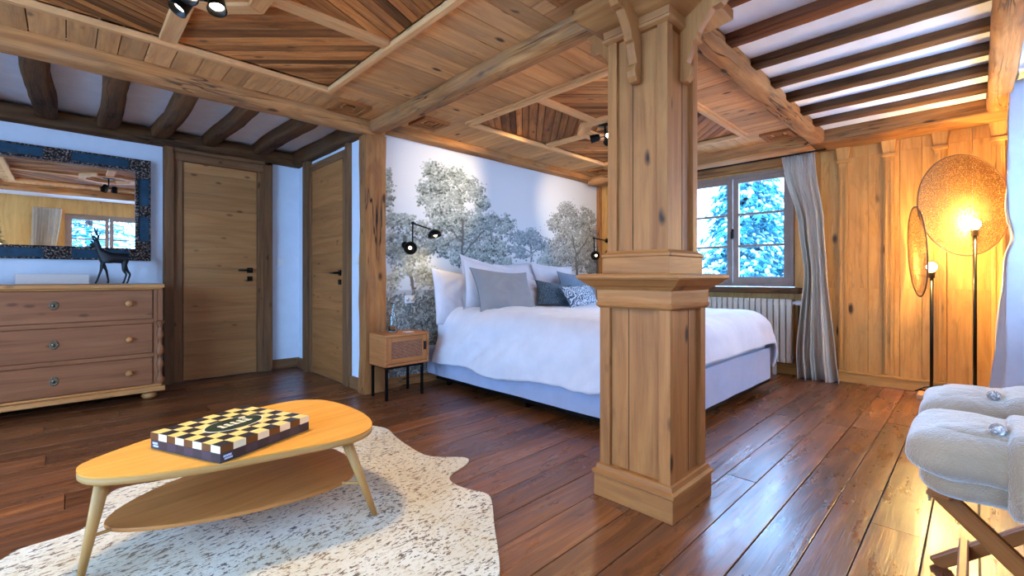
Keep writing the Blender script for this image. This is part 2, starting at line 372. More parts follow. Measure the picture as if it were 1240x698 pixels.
    def beam(s, p0, p1, w, h, seed=0, rough=0.008, n=None, roundness=0.22, bow=0.0):
        """hand-hewn timber from p0 to p1 (top centre line), w wide, h deep"""
        p0 = Vector(p0); p1 = Vector(p1); d = p1 - p0; L = d.length; t = d.normalized()
        side = Vector((0, 0, 1)).cross(t)
        side = side.normalized() if side.length > 0.1 else Vector((1, 0, 0))
        up = t.cross(side)
        n = n or max(6, int(L / 0.12)); sec = []
        r = min(w, h) * roundness
        for (cx, cy, a0) in ((w / 2 - r, -r, 0), (-w / 2 + r, -r, 90), (-w / 2 + r, -h + r, 180), (w / 2 - r, -h + r, 270)):
            for a in (0, 45, 90):
                q = math.radians(a0 + a); sec.append((cx + r * math.cos(q), cy + r * math.sin(q)))
        full = []
        for i in range(len(sec)):
            a, c = sec[i], sec[(i + 1) % len(sec)]; full.append(a)
            if math.dist(a, c) > 0.05:
                for k in (1, 2, 3): full.append((a[0] + (c[0] - a[0]) * k / 4, a[1] + (c[1] - a[1]) * k / 4))
        sec = full; m = len(sec)
        def fn(u, v):
            k = int(round(v * m)) % m; a, c = sec[k]; base = p0 + d * u + side * (bow * math.sin(PI * u * 1.7 + seed))
            sc = 1 + noise.noise(Vector((u * L * 1.3, seed * 3.3, 0))) * rough * 6
            q = base + side * a * sc + up * c * (1 + (sc - 1) * 0.3)
            nz = noise.noise(Vector((q.x * 4 + seed, q.y * 4, q.z * 4))) * rough + noise.noise(Vector((q.x * 14, q.y * 14 + seed, q.z * 14))) * rough * 0.5
            return q + (side * a + up * (c + h / 2)).normalized() * nz
        per = sum(math.dist(sec[i], sec[(i + 1) % m]) for i in range(m))
        s.grid(fn, n, m, cv=True, us=L, vs=per, tint=rnd())
        b0 = len(s.v) - (n + 1) * m
        s.face([b0 + k for k in range(m)], [(0, sec[k][0]) for k in range(m)], 0.5)
        s.face([b0 + n * m + k for k in range(m)][::-1], [(0, sec[k][0]) for k in range(m)][::-1], 0.5)
    def xf(s, mat, start=0):
        for i in range(start, len(s.v)): s.v[i] = tuple(mat @ Vector(s.v[i]))
    def build(s, name, mat, parent=None, bevel=0.0, loc=None, subsurf=0):
        me = bpy.data.meshes.new(name)
        v = s.v
        if loc is None and parent is not None and parent.type == 'EMPTY': loc = tuple(parent.location)
        if loc is None: loc = (0, 0, 0)
        if parent is not None and parent.type == 'MESH': loc = WL[parent.name]
        v = [(p[0] - loc[0], p[1] - loc[1], p[2] - loc[2]) for p in v]
        me.from_pydata(v, [], s.f)
        ul = me.uv_layers.new(name='UVMap'); ul.data.foreach_set('uv', np.array(s.uv, dtype=np.float32).ravel())
        at = me.attributes.new('tint', 'FLOAT', 'FACE'); at.data.foreach_set('value', np.array(s.t, dtype=np.float32))
        me.polygons.foreach_set('use_smooth', s.sm)
        mats = mat if isinstance(mat, (list, tuple)) else [mat]
        for x in mats: me.materials.append(M[x] if isinstance(x, str) else x)
        if len(mats) > 1: me.polygons.foreach_set('material_index', s.mi)
        me.update()
        o = bpy.data.objects.new(name, me); C.objects.link(o)
        WL[o.name] = loc
        if parent is not None:
            o.parent = parent
            if parent.type != 'MESH': o.location = tuple(loc[i] - parent.location[i] for i in range(3))
        else: o.location = loc
        if bevel:
            b = o.modifiers.new('bevel', 'BEVEL'); b.width = bevel; b.segments = 2; b.limit_method = 'ANGLE'; b.angle_limit = 0.7
        if subsurf:
            q = o.modifiers.new('sub', 'SUBSURF'); q.levels = subsurf; q.render_levels = subsurf
        return o
WL = {}

def thing(name, label, cat, loc=(0, 0, 0), group=None):
    o = bpy.data.objects.new(name, None); C.objects.link(o); o.location = loc
    o['label'] = label; o['category'] = cat
    if group: o['group'] = group
    return o
def tag(o, label, cat, group=None):
    o['label'] = label; o['category'] = cat
    if group: o['group'] = group
    return o
def struct(o): o['kind'] = 'structure'; return o
def clip(poly, a, b, c):
    """keep the part of a convex polygon where a*x+b*y<=c"""
    out = []
    for i in range(len(poly)):
        p, q = poly[i], poly[(i + 1) % len(poly)]
        dp = a * p[0] + b * p[1] - c; dq = a * q[0] + b * q[1] - c
        if dp <= 0: out.append(p)
        if dp * dq < 0:
            t = dp / (dp - dq); out.append((p[0] + (q[0] - p[0]) * t, p[1] + (q[1] - p[1]) * t))
    return out
def strips(mb, poly, ang, w0, w1, z0, z1, gap=0.005):
    """cover a convex polygon with boards running along ang"""
    nx, ny = -math.sin(ang), math.cos(ang)
    ds = [p[0] * nx + p[1] * ny for p in poly]; d = min(ds) - ru(0, w0 * 0.5)
    while d < max(ds):
        w = ru(w0, w1); q = clip(poly, -nx, -ny, -(d + gap / 2)); q = clip(q, nx, ny, d + w - gap / 2) if len(q) > 2 else []
        if len(q) > 2: mb.prism(q, z0 + ru(0, 0.003), z1, ang)
        d += w
def rect(x0, x1, y0, y1): return [(x0, y0), (x1, y0), (x1, y1), (x0, y1)]

# ================================================================ SHELL
XW = 5.17      # plane of the panelled window wall
mb = MB()
y = -0.5
while y < 5.3:
    w = ru(0.13, 0.20); x = -2.3 - ru(0, 1.5)
    while x < XW:
        L = ru(1.1, 2.8)
        zt = ru(-0.0025, 0.0)
        mb.box(x + 0.0015, x + L - 0.0015, y + 0.0018, y + w - 0.0018, -0.03, zt, 'x'); x += L
    y += w
floor = struct(mb.build('floor', 'floor', bevel=0.0022))
mb = MB(); mb.box(-2.4, 5.4, -0.7, 5.5, -0.08, -0.025); 
mb.build('subfloor', 'boxdark', floor)

mb = MB(); mb.box(-2.3, 1.93, 5.18, 5.30, 0, 2.5); struct(mb.build('wall_left', 'wallpaint'))
mb = MB(); mb.box(1.81, 1.93, 3.64, 5.18, 0, 2.5); struct(mb.build('wall_side', 'wallpaint'))
FY0, FY1, FZ0, FZ1 = 0.3, 3.1, 0.30, 2.10  # opening for an unseen window added to let in daylight
mb = MB()
for a, b, c, d in ((-0.6, FY0, 0, 2.5), (FY1, 5.30, 0, 2.5), (FY0, FY1, 0, FZ0), (FY0, FY1, FZ1, 2.5)): mb.box(-2.42, -2.3, a, b, c, d)
struct(mb.build('wall_far_left', 'wallpaint'))
# wall with the window: boards round the opening
WY0, WY1, WZ0, WZ1 = 1.27, 2.43, 0.87, 2.07
mb = MB()
for (a, b, c, d) in ((-0.6, WY0, 0, 2.5), (WY1, 3.72, 0, 2.5), (WY0, WY1, 0, WZ0), (WY0, WY1, WZ1, 2.5)):
    mb.box(XW + 0.02, XW + 0.16, a, b, c, d)
wr = struct(mb.build('wall_right', 'wallpaint'))
mb = MB(); y = -0.45
while y < 3.60:
    w = ru(0.14, 0.24); y1 = min(y + w, 3.60)
    for (a, b, c, d) in ((0, WZ0, y, y1), (WZ0, WZ1, y, min(y1, WY0)), (WZ0, WZ1, max(y, WY1), y1), (WZ1, 2.25, y, y1)):
        if d - c > 0.005 and not (a == WZ0 and y1 > WY0 and y < WY1 and d - c < 0.005):
            if a == WZ0 and not (d <= WY0 or c >= WY1): continue
            mb.box(XW, XW + 0.02, c + 0.001, d - 0.001, a, b, 'z', tint=0.5)
    y = y1
for i in range(len(mb.t)): mb.t[i] = 0.35 + 0.3 * ((i // 6 * 37) % 10) / 10
mb.build('panelling', 'wallwood', wr, bevel=0.002)
# pilasters on the panelling
for k in range(-1, 4):
    yc = -0.117 + 0.328 * k if k >= 0 else -0.44
    p = MB(); p.box(XW - 0.022, XW, yc - 0.037, yc + 0.037, 0.10, 2.03, 'z')
    for q in (-0.018, 0.018): p.box(XW - 0.027, XW - 0.02, yc + q - 0.008, yc + q + 0.008, 0.12, 1.99, 'z')
    z0, z1 = 2.055, 2.17
    p.hexa([(XW - 0.03, yc - 0.04, z0), (XW, yc - 0.04, z0), (XW - 0.03, yc + 0.04, z0), (XW, yc + 0.04, z0), (XW - 0.06, yc - 0.052, z1), (XW, yc - 0.052, z1), (XW - 0.06, yc + 0.052, z1), (XW, yc + 0.052, z1)], 2)
    p.box(XW - 0.042, XW, yc - 0.05, yc + 0.05, 2.028, 2.055, 'y')
    p.build('pilaster', 'wallwood', wr, bevel=0.003)
mb = MB(); mb.box(XW - 0.022, XW, -0.45, 3.58, 0, 0.085, 'y'); mb.box(XW - 0.03, XW, -0.45, 3.58, 0.085, 0.105, 'y')
struct(mb.build('baseboard_right', 'wallwood', bevel=0.004))
# wall behind the camera, one window seen mirrored, the other added for daylight
mb = MB()
B1, B2, BZ0, BZ1 = (-0.02, 1.12), (3.2, 4.4), 0.88, 2.06
BL = 0.88
for a, b, c, d in ((-2.42, B1[0], 0, 2.5), (B1[1], B2[0], 0, 2.5), (B2[1], XW + 0.16, 0, 2.5), (B1[0], B1[1], 0, BZ0), (B1[0], B1[1], BZ1, 2.5), (B2[0], B2[1], 0, BL), (B2[0], B2[1], BZ1, 2.5)):
    mb.box(a, b, -0.68, -0.56, c, d, 'z', tint=0.4)
struct(mb.build('wall_front', 'wallwood'))
# ceiling plaster
mb = MB(); mb.box(-2.42, 5.4, -0.7, 5.4, 2.31, 2.5); mb.box(1.9, 4.85, -0.06, 0.95, 2.277, 2.31)
ceil = struct(mb.build('ceiling', 'plaster'))

# ---- mural on the bed wall
def mural():
    X0, X1, Z0, Z1 = 1.93, XW, 0.0, 2.30; res = 0.0062
    W = int((X1 - X0) / res); H = int((Z1 - Z0) / res); rs = np.random.RandomState(3)
    img = np.zeros((H, W, 3), np.float32)
    zz = np.linspace(Z0, Z1, H)[:, None]; xx = np.linspace(X0, X1, W)[None, :]
    sky = np.array([0.66, 0.66, 0.67]); img[:] = sky
    # misty far hills
    for k, (zb, am, tone) in enumerate(((0.95, 0.10, 0.70), (0.82, 0.07, 0.60))):
        hl = zb + am * np.sin(xx * 2.3 + k * 2) + 0.03 * np.sin(xx * 9 + k)
        mk = np.clip((hl - zz) / 0.25, 0, 1)[..., None] * 0.7
        img = img * (1 - mk) + tone * mk * np.array([1, 1.0, 0.98])
    def stamp(cx, cz, r, col, a=0.9):
        i0 = int((cz - r - Z0) / res); i1 = int((cz + r - Z0) / res) + 2; j0 = int((cx - r * 1.4 - X0) / res); j1 = int((cx + r * 1.4 - X0) / res) + 2
        i0 = max(i0, 0); j0 = max(j0, 0); i1 = min(i1, H); j1 = min(j1, W)
        if i1 <= i0 or j1 <= j0: return
        gx = (xx[:, j0:j1] - cx) / (r * 1.3); gz = (zz[i0:i1] - cz) / r
        m = (np.clip(1.25 - (gx * gx + gz * gz), 0, 1) > 0.25).astype(np.float32)[..., None] * a
        img[i0:i1, j0:j1] = img[i0:i1, j0:j1] * (1 - m) + np.array(col) * m
    def line(pts, w, col):
        for (x0, z0), (x1, z1) in zip(pts, pts[1:]):
            n = int(math.hypot(x1 - x0, z1 - z0) / 0.006) + 1
            for k in range(n):
                t = k / n; stamp(x0 + (x1 - x0) * t + 0.006 * math.sin(k * .2), z0 + (z1 - z0) * t, w, col)
    def crown(blobs, c0, c1, dens, lr=(0.006, 0.0115)):
        L = []
        for b, (cx, cz, a, c) in enumerate(blobs):
            j0 = max(0, int((cx - a * 1.3 - X0) / res)); j1 = min(W, int((cx + a * 1.3 - X0) / res) + 1); i0 = max(0, int((cz - c * 1.3 - Z0) / res)); i1 = min(H, int((cz + c * 1.3 - Z0) / res) + 1)
            if j1 > j0 and i1 > i0:
                nzm = rs.rand((i1 - i0) // 3 + 2, (j1 - j0) // 3 + 2).repeat(3, 0).repeat(3, 1)[:i1 - i0, :j1 - j0]
                big = rs.rand((i1 - i0) // 9 + 2, (j1 - j0) // 9 + 2).repeat(9, 0).repeat(9, 1)[:i1 - i0, :j1 - j0]
                dd = ((xx[:, j0:j1] - cx) / a) ** 2 + ((zz[i0:i1] - cz) / c) ** 2 + (nzm - .5) * .5 + (big - .5) * .6
                mk = (dd < .72).astype(np.float32)[..., None] * (.8 * (nzm > .12))[..., None]
                tone = (np.array(c0) * .55 + np.array(c1) * .35)[None, None] * (0.75 + .5 * nzm[..., None])
                img[i0:i1, j0:j1] = img[i0:i1, j0:j1] * (1 - mk) + tone * mk
            nclump = int(max(8, a * c * 900))
            for _ in range(nclump):
                ang = rs.rand() * 2 * PI; q = math.sqrt(rs.rand()) * 1.02
                px, pz = cx + a * q * math.cos(ang), cz + c * q * math.sin(ang)
                cr = 0.025 + 0.035 * rs.rand(); sh = rs.rand()
                L.append((px, pz, cr, sh))
        L.sort(key=lambda e: -e[3] * 0.0 + rs.rand())
        for px, pz, cr, sh in L:
            for _ in range(int(dens * 1.15 * (cr / 0.04) ** 2)):
                g = rs.randn(2) * 0.5; lx = px + g[0] * cr * 1.3; lz = pz + g[1] * cr
                t = np.clip(0.5 + 0.36 * g[1] - 0.14 * g[0] + 0.22 * rs.randn() + 0.18 * (sh - .5), 0, 1)
                stamp(lx, lz, lr[0] + (lr[1] - lr[0]) * rs.rand(), [c0[k] + (c1[k] - c0[k]) * t for k in range(3)])
    tr = [0.13, 0.12, 0.11]
    line([(2.852, .55), (2.863, 1.103), (2.831, 1.35), (2.842, 1.582), (2.79, 1.85)], 0.018, tr)
    line([(2.842, 1.2), (3.104, 1.452), (3.25, 1.55)], 0.011, tr); line([(2.842, 1.268), (2.63, 1.5), (2.5, 1.8)], 0.010, tr); line([(2.84, 1.0), (3.2, 1.25)], 0.010, tr)
    A = [(2.53, 1.95, 0.19, 0.14), (2.44, 2.0, 0.09, 0.07), (2.76, 1.96, 0.14, 0.10), (2.96, 1.86, 0.17, 0.14), (2.42, 1.75, 0.13, 0.14), (2.68, 1.76, 0.24, 0.13), (3.08, 1.73, 0.11, 0.12), (2.63, 1.54, 0.27, 0.14), (2.94, 1.51, 0.32, 0.17), (3.28, 1.53, 0.24, 0.12), (3.44, 1.58, 0.1, 0.08), (3.16, 1.3, 0.29, 0.14), (2.78, 1.28, 0.31, 0.14), (2.51, 1.33, 0.19, 0.14), (3.38, 1.29, 0.17, 0.11), (2.99, 1.15, 0.31, 0.08), (3.28, 1.13, 0.2, 0.07)]
    A = [(x, z, a * .86, c * .9) for x, z, a, c in A]
    crown(A, (0.05, 0.065, 0.06), (0.50, 0.54, 0.50), 16)
    line([(2.835, 1.1), (2.83, 1.35), (2.842, 1.55)], 0.010, tr); line([(2.842, 1.2), (3.104, 1.452)], 0.007, tr); line([(2.842, 1.3), (2.7, 1.45)], 0.007, tr)
    Lf = [(2.16, 1.50, 0.15, 0.07), (2.04, 1.46, 0.08, 0.1), (2.29, 1.43, 0.16, 0.09), (2.14, 1.31, 0.2, 0.1), (2.33, 1.25, 0.18, 0.12), (2.09, 1.16, 0.13, 0.09), (2.24, 1.03, 0.19, 0.07), (2.07, 0.94, 0.1, 0.05), (2.39, 0.96, 0.15, 0.08), (2.0, 1.80, 0.06, 0.13), (1.98, 1.64, 0.06, 0.07)]
    crown([(x, z, a * .88, c * .85) for x, z, a, c in Lf[:6] + Lf[9:]], (0.09, 0.10, 0.09), (0.52, 0.54, 0.48), 15)
    line([(2.36, .3), (2.303, .636), (2.251, .902), (2.208, 1.164), (2.174, 1.35)], 0.013, (0.16, 0.14, 0.11))
    line([(2.27, .85), (2.4, 1.05)], 0.008, tr); line([(2.25, .95), (2.12, 1.1)], 0.007, tr)
    crown(Lf[6:9] + [(2.33, 1.18, .12, .06), (2.15, 1.2, .1, .05)], (0.16, 0.15, 0.10), (0.66, 0.63, 0.50), 13)
    line([(3.86, .7), (3.85, 1.0), (3.832, 1.42)], 0.010, (0.18, 0.19, 0.20)); line([(3.84, 1.25), (3.66, 1.33)], 0.006, tr); line([(3.84, 1.25), (4.0, 1.33)], 0.006, tr)
    crown([(3.79, 1.38, 0.3, 0.05), (3.68, 1.44, 0.17, 0.05), (3.96, 1.43, 0.14, 0.045), (3.59, 1.28, 0.14, 0.045), (4.05, 1.32, 0.15, 0.035), (3.84, 1.49, 0.11, 0.04), (3.7, 1.21, 0.15, 0.03)], (0.10, 0.13, 0.15), (0.38, 0.43, 0.45), 14, (0.007, 0.012))
    crown([(3.42, 1.13, 0.12, 0.07), (4.08, 1.15, 0.16, 0.09), (4.0, 1.03, 0.15, 0.1), (4.2, 1.2, 0.12, 0.1), (3.6, .95, .2, .08)], (0.16, 0.19, 0.18), (0.52, 0.56, 0.54), 12)
    line([(4.72, .6), (4.719, .874), (4.684, 1.246), (4.582, 1.557)], 0.02, tr); line([(4.684, 1.246), (4.988, 1.55)], 0.012, tr)
    R = [(4.30, 1.64, 0.20, 0.12), (4.51, 1.78, 0.22, 0.12), (4.91, 1.76, 0.20, 0.13), (4.72, 1.58, 0.36, 0.15), (5.03, 1.52, 0.2, 0.15), (4.47, 1.36, 0.34, 0.17), (4.86, 1.31, 0.36, 0.17), (5.08, 1.13, 0.2, 0.12), (4.55, 1.16, 0.34, 0.11)]
    crown(R, (0.08, 0.08, 0.07), (0.46, 0.46, 0.42), 15)
    line([(4.69, 1.1), (4.684, 1.246), (4.60, 1.5)], 0.010, tr); line([(4.684, 1.246), (4.95, 1.5)], 0.008, tr)
    # low wall and undergrowth
    mk = ((xx < 2.75) & (zz < 0.86))[..., None]
    img = np.where(mk, img * 0.35 + 0.65 * 0.36, img)
    S = [(2.05, 0.72, 0.09, 0.09), (2.17, 0.60, 0.19, 0.14), (2.44, 0.70, 0.13, 0.16), (2.07, 0.5, 0.11, 0.15), (2.3, 0.41, 0.22, 0.15), (2.48, 0.51, 0.2, 0.16), (2.17, 0.23, 0.22, 0.16), (2.39, 0.17, 0.22, 0.14), (2.0, 0.14, 0.12, 0.12), (2.7, .6, .2, .2), (2.7, .3, .3, .2), (3.2, .5, .5, .25), (3.9, .5, .5, .3), (4.6, .5, .5, .3), (3.0, .15, .5, .15), (4, .15, .6, .15), (4.9, .3, .3, .3)]
    crown(S, (0.04, 0.045, 0.04), (0.42, 0.42, 0.38), 11, (0.007, 0.012))
    for _ in range(1400):
        px, pz = 1.95 + rs.rand() * .8, rs.rand() * .8; l = .03 + .03 * rs.rand(); a = rs.rand() * PI
        c = .12 + .5 * rs.rand() ** 2
        line([(px, pz), (px + l * math.cos(a), pz + abs(l * math.sin(a)))], 0.0055, (c, c, c * .9))
    nv = (W + 1) * (H + 1); gx, gz = np.meshgrid(np.linspace(X0, X1, W + 1), np.linspace(Z0, Z1, H + 1))
    co = np.stack([gx, np.full_like(gx, 3.60), gz], -1).reshape(-1, 3)
    i, j = np.meshgrid(np.arange(H), np.arange(W), indexing='ij'); a = (i * (W + 1) + j).ravel()
    fc = np.stack([a, a + 1, a + W + 2, a + W + 1], -1)
    me = bpy.data.meshes.new('mural'); me.vertices.add(nv); me.vertices.foreach_set('co', co.ravel())
    me.loops.add(fc.size); me.loops.foreach_set('vertex_index', fc.ravel().astype(np.int32))
    me.polygons.add(len(fc)); me.polygons.foreach_set('loop_start', np.arange(0, fc.size, 4, dtype=np.int32))
    me.update(calc_edges=True)
    at = me.attributes.new('art', 'FLOAT_COLOR', 'POINT')
    pc = np.ones((H + 1, W + 1, 4), np.float32); pc[:H, :W, :3] = img; pc[H, :W, :3] = img[-1]; pc[:, W] = pc[:, W - 1]
    at.data.foreach_set('color', pc.ravel())
    k = NT('mural_print'); c = k.n('ShaderNodeAttribute', attribute_name='art').outputs['Color']
    k.bsdf(c, 0.75, spec=0.25); me.materials.append(k.m)
    return me
w = MB(); w.box(1.93, XW + 0.02, 3.602, 3.72, 0, 2.5)
wb = struct(w.build('wall_back', 'wallpaint'))
mo = bpy.data.objects.new('mural', mural()); C.objects.link(mo); mo.parent = wb
mb = MB(); mb.box(1.95, XW - 0.02, 3.575, 3.60, 0, 0.085, 'x'); mb.box(XW - 0.045, XW, 3.54, 3.60, 0.0, 2.2, 'z')
struct(mb.build('baseboard_back', 'post', bevel=0.004))
mb = MB(); mb.box(1.53, 1.81, 5.15, 5.18, 0, 0.10, 'x'); mb.box(-2.3, 0.62, 5.15, 5.18, 0, 0.10, 'x')
struct(mb.build('baseboard_left', 'doorframe', bevel=0.004))
mb = MB(); mb.box(1.78, 1.81, 4.88, 5.15, 0, 0.10, 'y'); mb.box(1.78, 1.81, 3.66, 3.86, 0, 0.10, 'y')
struct(mb.build('baseboard_side', 'doorframe', bevel=0.004))

# ---- beams
def bm(name, p0, p1, w, h, mat='beam', seed=0, rough=0.006, **k):
    b = MB(); b.beam(p0, p1, w, h, seed, rough, **k); return struct(b.build(name, mat))
TZ = 2.29
bm('ceiling_beam', (-2.3, 3.565, TZ), (1.93, 3.565, TZ), 0.13, 0.13, seed=1)                # A
bm('ceiling_beam', (1.93, 3.53, TZ), (XW, 3.53, TZ), 0.14, 0.085, seed=2, rough=0.003)      # over the mural
bm('ceiling_beam', (1.85, -0.5, TZ), (1.85, 3.56, TZ), 0.12, 0.12, seed=3)                  # B
bm('ceiling_beam', (-2.3, 1.005, TZ), (4.85, 1.005, TZ), 0.12, 0.12, seed=4)                # C
bm('ceiling_beam', (1.88, -0.11, TZ), (XW, -0.11, TZ), 0.12, 0.12, seed=5)                  # D
bm('ceiling_beam', (4.985, -0.5, TZ), (4.985, 1.06, TZ), 0.37, 0.125, seed=6, roundness=0.12)
bm('ceiling_beam', (4.90, 1.05, TZ), (4.90, 3.5, TZ), 0.20, 0.135, seed=7, roundness=0.12)
bm('ceiling_beam', (-2.3, 5.13, TZ), (1.85, 5.13, TZ), 0.12, 0.135, 'darkbeam', seed=8)
bm('ceiling_beam', (1.79, 3.62, TZ + .02), (1.79, 5.1, TZ + .02), 0.13, 0.15, 'darkbeam', seed=9, bow=0.01)
for i, x in enumerate((-2.0, -1.63, -1.25, -0.88, -0.5, -0.126, 0.243, 0.61, 0.985, 1.40)):
    bm('ceiling_joist', (x, 3.60, 2.32), (x + ru(-.01, .01), 5.10, 2.32), 0.12 + ru(-.01, .02), 0.115, 'darkbeam', seed=20 + i, rough=0.008, bow=0.012)
for i, x in enumerate((2.19, 2.58, 2.97, 3.35, 3.69, 4.06, 4.45)):
    bm('ceiling_joist', (x, -0.08, 2.32), (x, 0.97, 2.32), 0.10, 0.088 + ru(-.003, .006), 'redbeam' if i in (0, 1) else 'darkbeam', seed=40 + i, rough=0.006, roundness=0.1)
# plaster soffit and timber head over the window
b = MB(); b.box(5.0, XW, 1.06, 3.55, 2.20, 2.29); struct(b.build('trim_1', 'plaster'))
bm('trim_2', (XW - 0.02, 1.15, 2.19), (XW - 0.02, 2.65, 2.19), 0.06, 0.10, 'beam', seed=60, rough=0.002)

# ---- boarded coffers
ZC = 2.265
def coffer(X0, X1, Y0, Y1, cx0, cx1, cy0, cy1, nm):
    bk = MB(); bk.box(X0, X1, Y0, Y1, ZC + 0.036, ZC + 0.044); bk.build('backing', 'darkbeam', ceil)
    bk = MB()
    for r in ((X0, X1, cy1, Y1), (X0, X1, Y0, cy0), (X0, cx0, cy0, cy1), (cx1, X1, cy0, cy1)): bk.box(*r, ZC + .0195, ZC + .0215, tint=0)
    bk.build('backing', 'darkbeam', ceil)
    fr = MB()
    # field boards round the tray: x-strips along y, y-strips along x
    strips(fr, rect(X0, X1, cy1, Y1), PI / 2, 0.09, 0.16, ZC, ZC + 0.02)
    strips(fr, rect(X0, X1, Y0, cy0), PI / 2, 0.09, 0.16, ZC, ZC + 0.02)
    strips(fr, rect(cx1, X1, cy0, cy1), 0, 0.10, 0.17, ZC, ZC + 0.02)
    strips(fr, rect(X0, cx0, cy0, cy1), 0, 0.10, 0.17, ZC, ZC + 0.02)
    fr.build('border_boards', 'ceilboard', ceil, bevel=0.0012)
    mx, my = (cx0 + cx1) / 2, (cy0 + cy1) / 2
    inn = MB()
    A = math.radians(-44); B = math.radians(24)
    for (r, a) in ((rect(mx, cx1, my, cy1), A), (rect(cx0, mx, cy0, my), A), (rect(cx0, mx, my, cy1), B), (rect(mx, cx1, cy0, my), B if nm == 1 else -A)):
        if nm == 2 and a == B: a = -A
        strips(inn, r, a, 0.045, 0.085, ZC + 0.010, ZC + 0.035, 0.006)
    inn.build('coffer_boards', 'coffboard', ceil, bevel=0.002)
    t = MB()
    for d0, d1, z0 in ((0.0, 0.035, ZC - 0.03), (0.035, 0.055, ZC - 0.012)):
        for sx, (a, c) in ((1, (cx0, cx1)),):
            t.box(cx0 - d1, cx1 + d1, cy1 + d0, cy1 + d1, z0, ZC + 0.02, 'x', 0.6); t.box(cx0 - d1, cx1 + d1, cy0 - d1, cy0 - d0, z0, ZC + 0.02, 'x', 0.6)
            t.box(cx1 + d0, cx1 + d1, cy0 - d1, cy1 + d1, z0 + .001, ZC + 0.02, 'y', 0.6); t.box(cx0 - d1, cx0 - d0, cy0 - d1, cy1 + d1, z0 + .001, ZC + 0.02, 'y', 0.6)
    t.build('coffer_trim', 'trimwood', ceil, bevel=0.004)
    bt = MB(); r8 = 0.27
    for (a, b_, g) in (((cx0, mx - r8), (my - .035, my + .035), 'x'), ((mx + r8, cx1), (my - .035, my + .035), 'x'), ((mx - .04, mx + .04), (cy0, my - r8), 'y'), ((mx - .04, mx + .04), (my + r8, cy1), 'y')):
        bt.box(a[0], a[1], b_[0], b_[1], ZC - 0.012, ZC + 0.02, g, 0.5)
    bt.build('batten', 'trimwood', ceil, bevel=0.004)
    oc = MB()
    for r0, r1, z0 in ((0.23, 0.31, ZC - 0.022), (0.19, 0.23, ZC - 0.006)):
        for k in range(8):
            a0, a1 = PI / 4 * k + PI / 8, PI / 4 * (k + 1) + PI / 8
            oc.prism([(mx + r0 * math.cos(a0), my + r0 * math.sin(a0)), (mx + r1 * math.cos(a0), my + r1 * math.sin(a0)), (mx + r1 * math.cos(a1), my + r1 * math.sin(a1)), (mx + r0 * math.cos(a1), my + r0 * math.sin(a1))], z0, ZC + 0.02, (a0 + a1) / 2 + PI / 2, 0.5)
    oc.build('octagon_frame', 'trimwood', ceil, bevel=0.004)
    cn = MB()
    for px, py in ((cx0 - .26, cy1 + .26), (cx1 + .26, cy1 + .24), (cx1 + .26, cy0 - .24), (cx0 - .26, cy0 - .24)):
        if not (X0 + .12 < px < X1 - .12 and Y0 + .1 < py < Y1 - .1):
            px = min(max(px, X0 + .16), X1 - .16); py = min(max(py, Y0 + .16), Y1 - .16)
        for h0, h1, z0 in ((0.09, 0.125, ZC - 0.022), (0.065, 0.09, ZC - 0.010)):
            cn.box(px - h1, px + h1, py + h0, py + h1, z0, ZC + .01, 'x', .4); cn.box(px - h1, px + h1, py - h1, py - h0, z0, ZC + .01, 'x', .4)
            cn.box(px + h0, px + h1, py - h0, py + h0, z0, ZC + .01, 'y', .4); cn.box(px - h1, px - h0, py - h0, py + h0, z0, ZC + .01, 'y', .4)
        cn.box(px - .035, px + .035, py - .035, py + .035, ZC - .010, ZC + .01, 'x', .3)
    cn.build('corner_panel', 'coffboard', ceil, bevel=0.003)
    return mx, my
c1 = coffer(-2.25, 1.79, 1.065, 3.50, -0.48, 1.274, 1.50, 3.094, 1)
c2 = coffer(1.91, 4.80, 1.065, 3.46, 2.433, 4.345, 1.495, 2.949, 2)

# ================================================================ COLUMN AND POST
cx, cy = 1.875, 1.015
col = thing('wooden_column', 'tall square panelled pine column standing in the middle of the room', 'column', (cx, cy, 0))
m = MB(); m.squares(cx, cy, [(0.185, 0), (0.185, 0.095), (0.192, 0.10), (0.192, 0.112), (0.180, 0.120), (0.176, 0.138), (0.168, 0.142)]); m.build('plinth', 'column', col, bevel=0.003)
def shaft(s, z0, z1, w):
    m = MB(); q = s - 0.018
    m.box(cx - q, cx + q, cy - q, cy + q, z0, z1, 'z', 0.5)
    m.build('shaft', 'column', col)
    for a in (-1, 1):
        for b in (-1, 1):
            st = MB(); xs = sorted((cx + a * s, cx + a * (s - w))); ys = sorted((cy + b * s, cy + b * (s - w)))
            st.box(xs[0], xs[1], ys[0], ys[1], z0, z1, 'z'); st.build('corner_stile', 'column', col, bevel=0.003)
    p = MB()
    for k in (0.18,):   # joint between the panel boards
        for sx in (-1, 1):
            p.box(cx + sx * q - 0.0012, cx + sx * q + 0.0012, cy + k * s - .0015, cy + k * s + .0015, z0, z1, 'z', 0)
            p.box(cx + k * s - .0015, cx + k * s + .0015, cy + sx * q - 0.0012, cy + sx * q + 0.0012, z0, z1, 'z', 0)
    p.build('board_joint', 'darkbeam', col)
shaft(0.167, 0.14, 0.852, 0.052)
shaft(0.142, 1.07, 2.02, 0.046)
m = MB(); m.squares(cx, cy, [(0.168, 0.835), (0.178, 0.845), (0.180, 0.856), (0.174, 0.862), (0.176, 0.915), (0.186, 0.922), (0.192, 0.928), (0.205, 0.934), (0.222, 0.950), (0.228, 0.956), (0.236, 0.960), (0.241, 0.968), (0.241, 0.978), (0.230, 0.984), (0.160, 0.986)])
m.build('cornice', 'column', col, bevel=0.002)
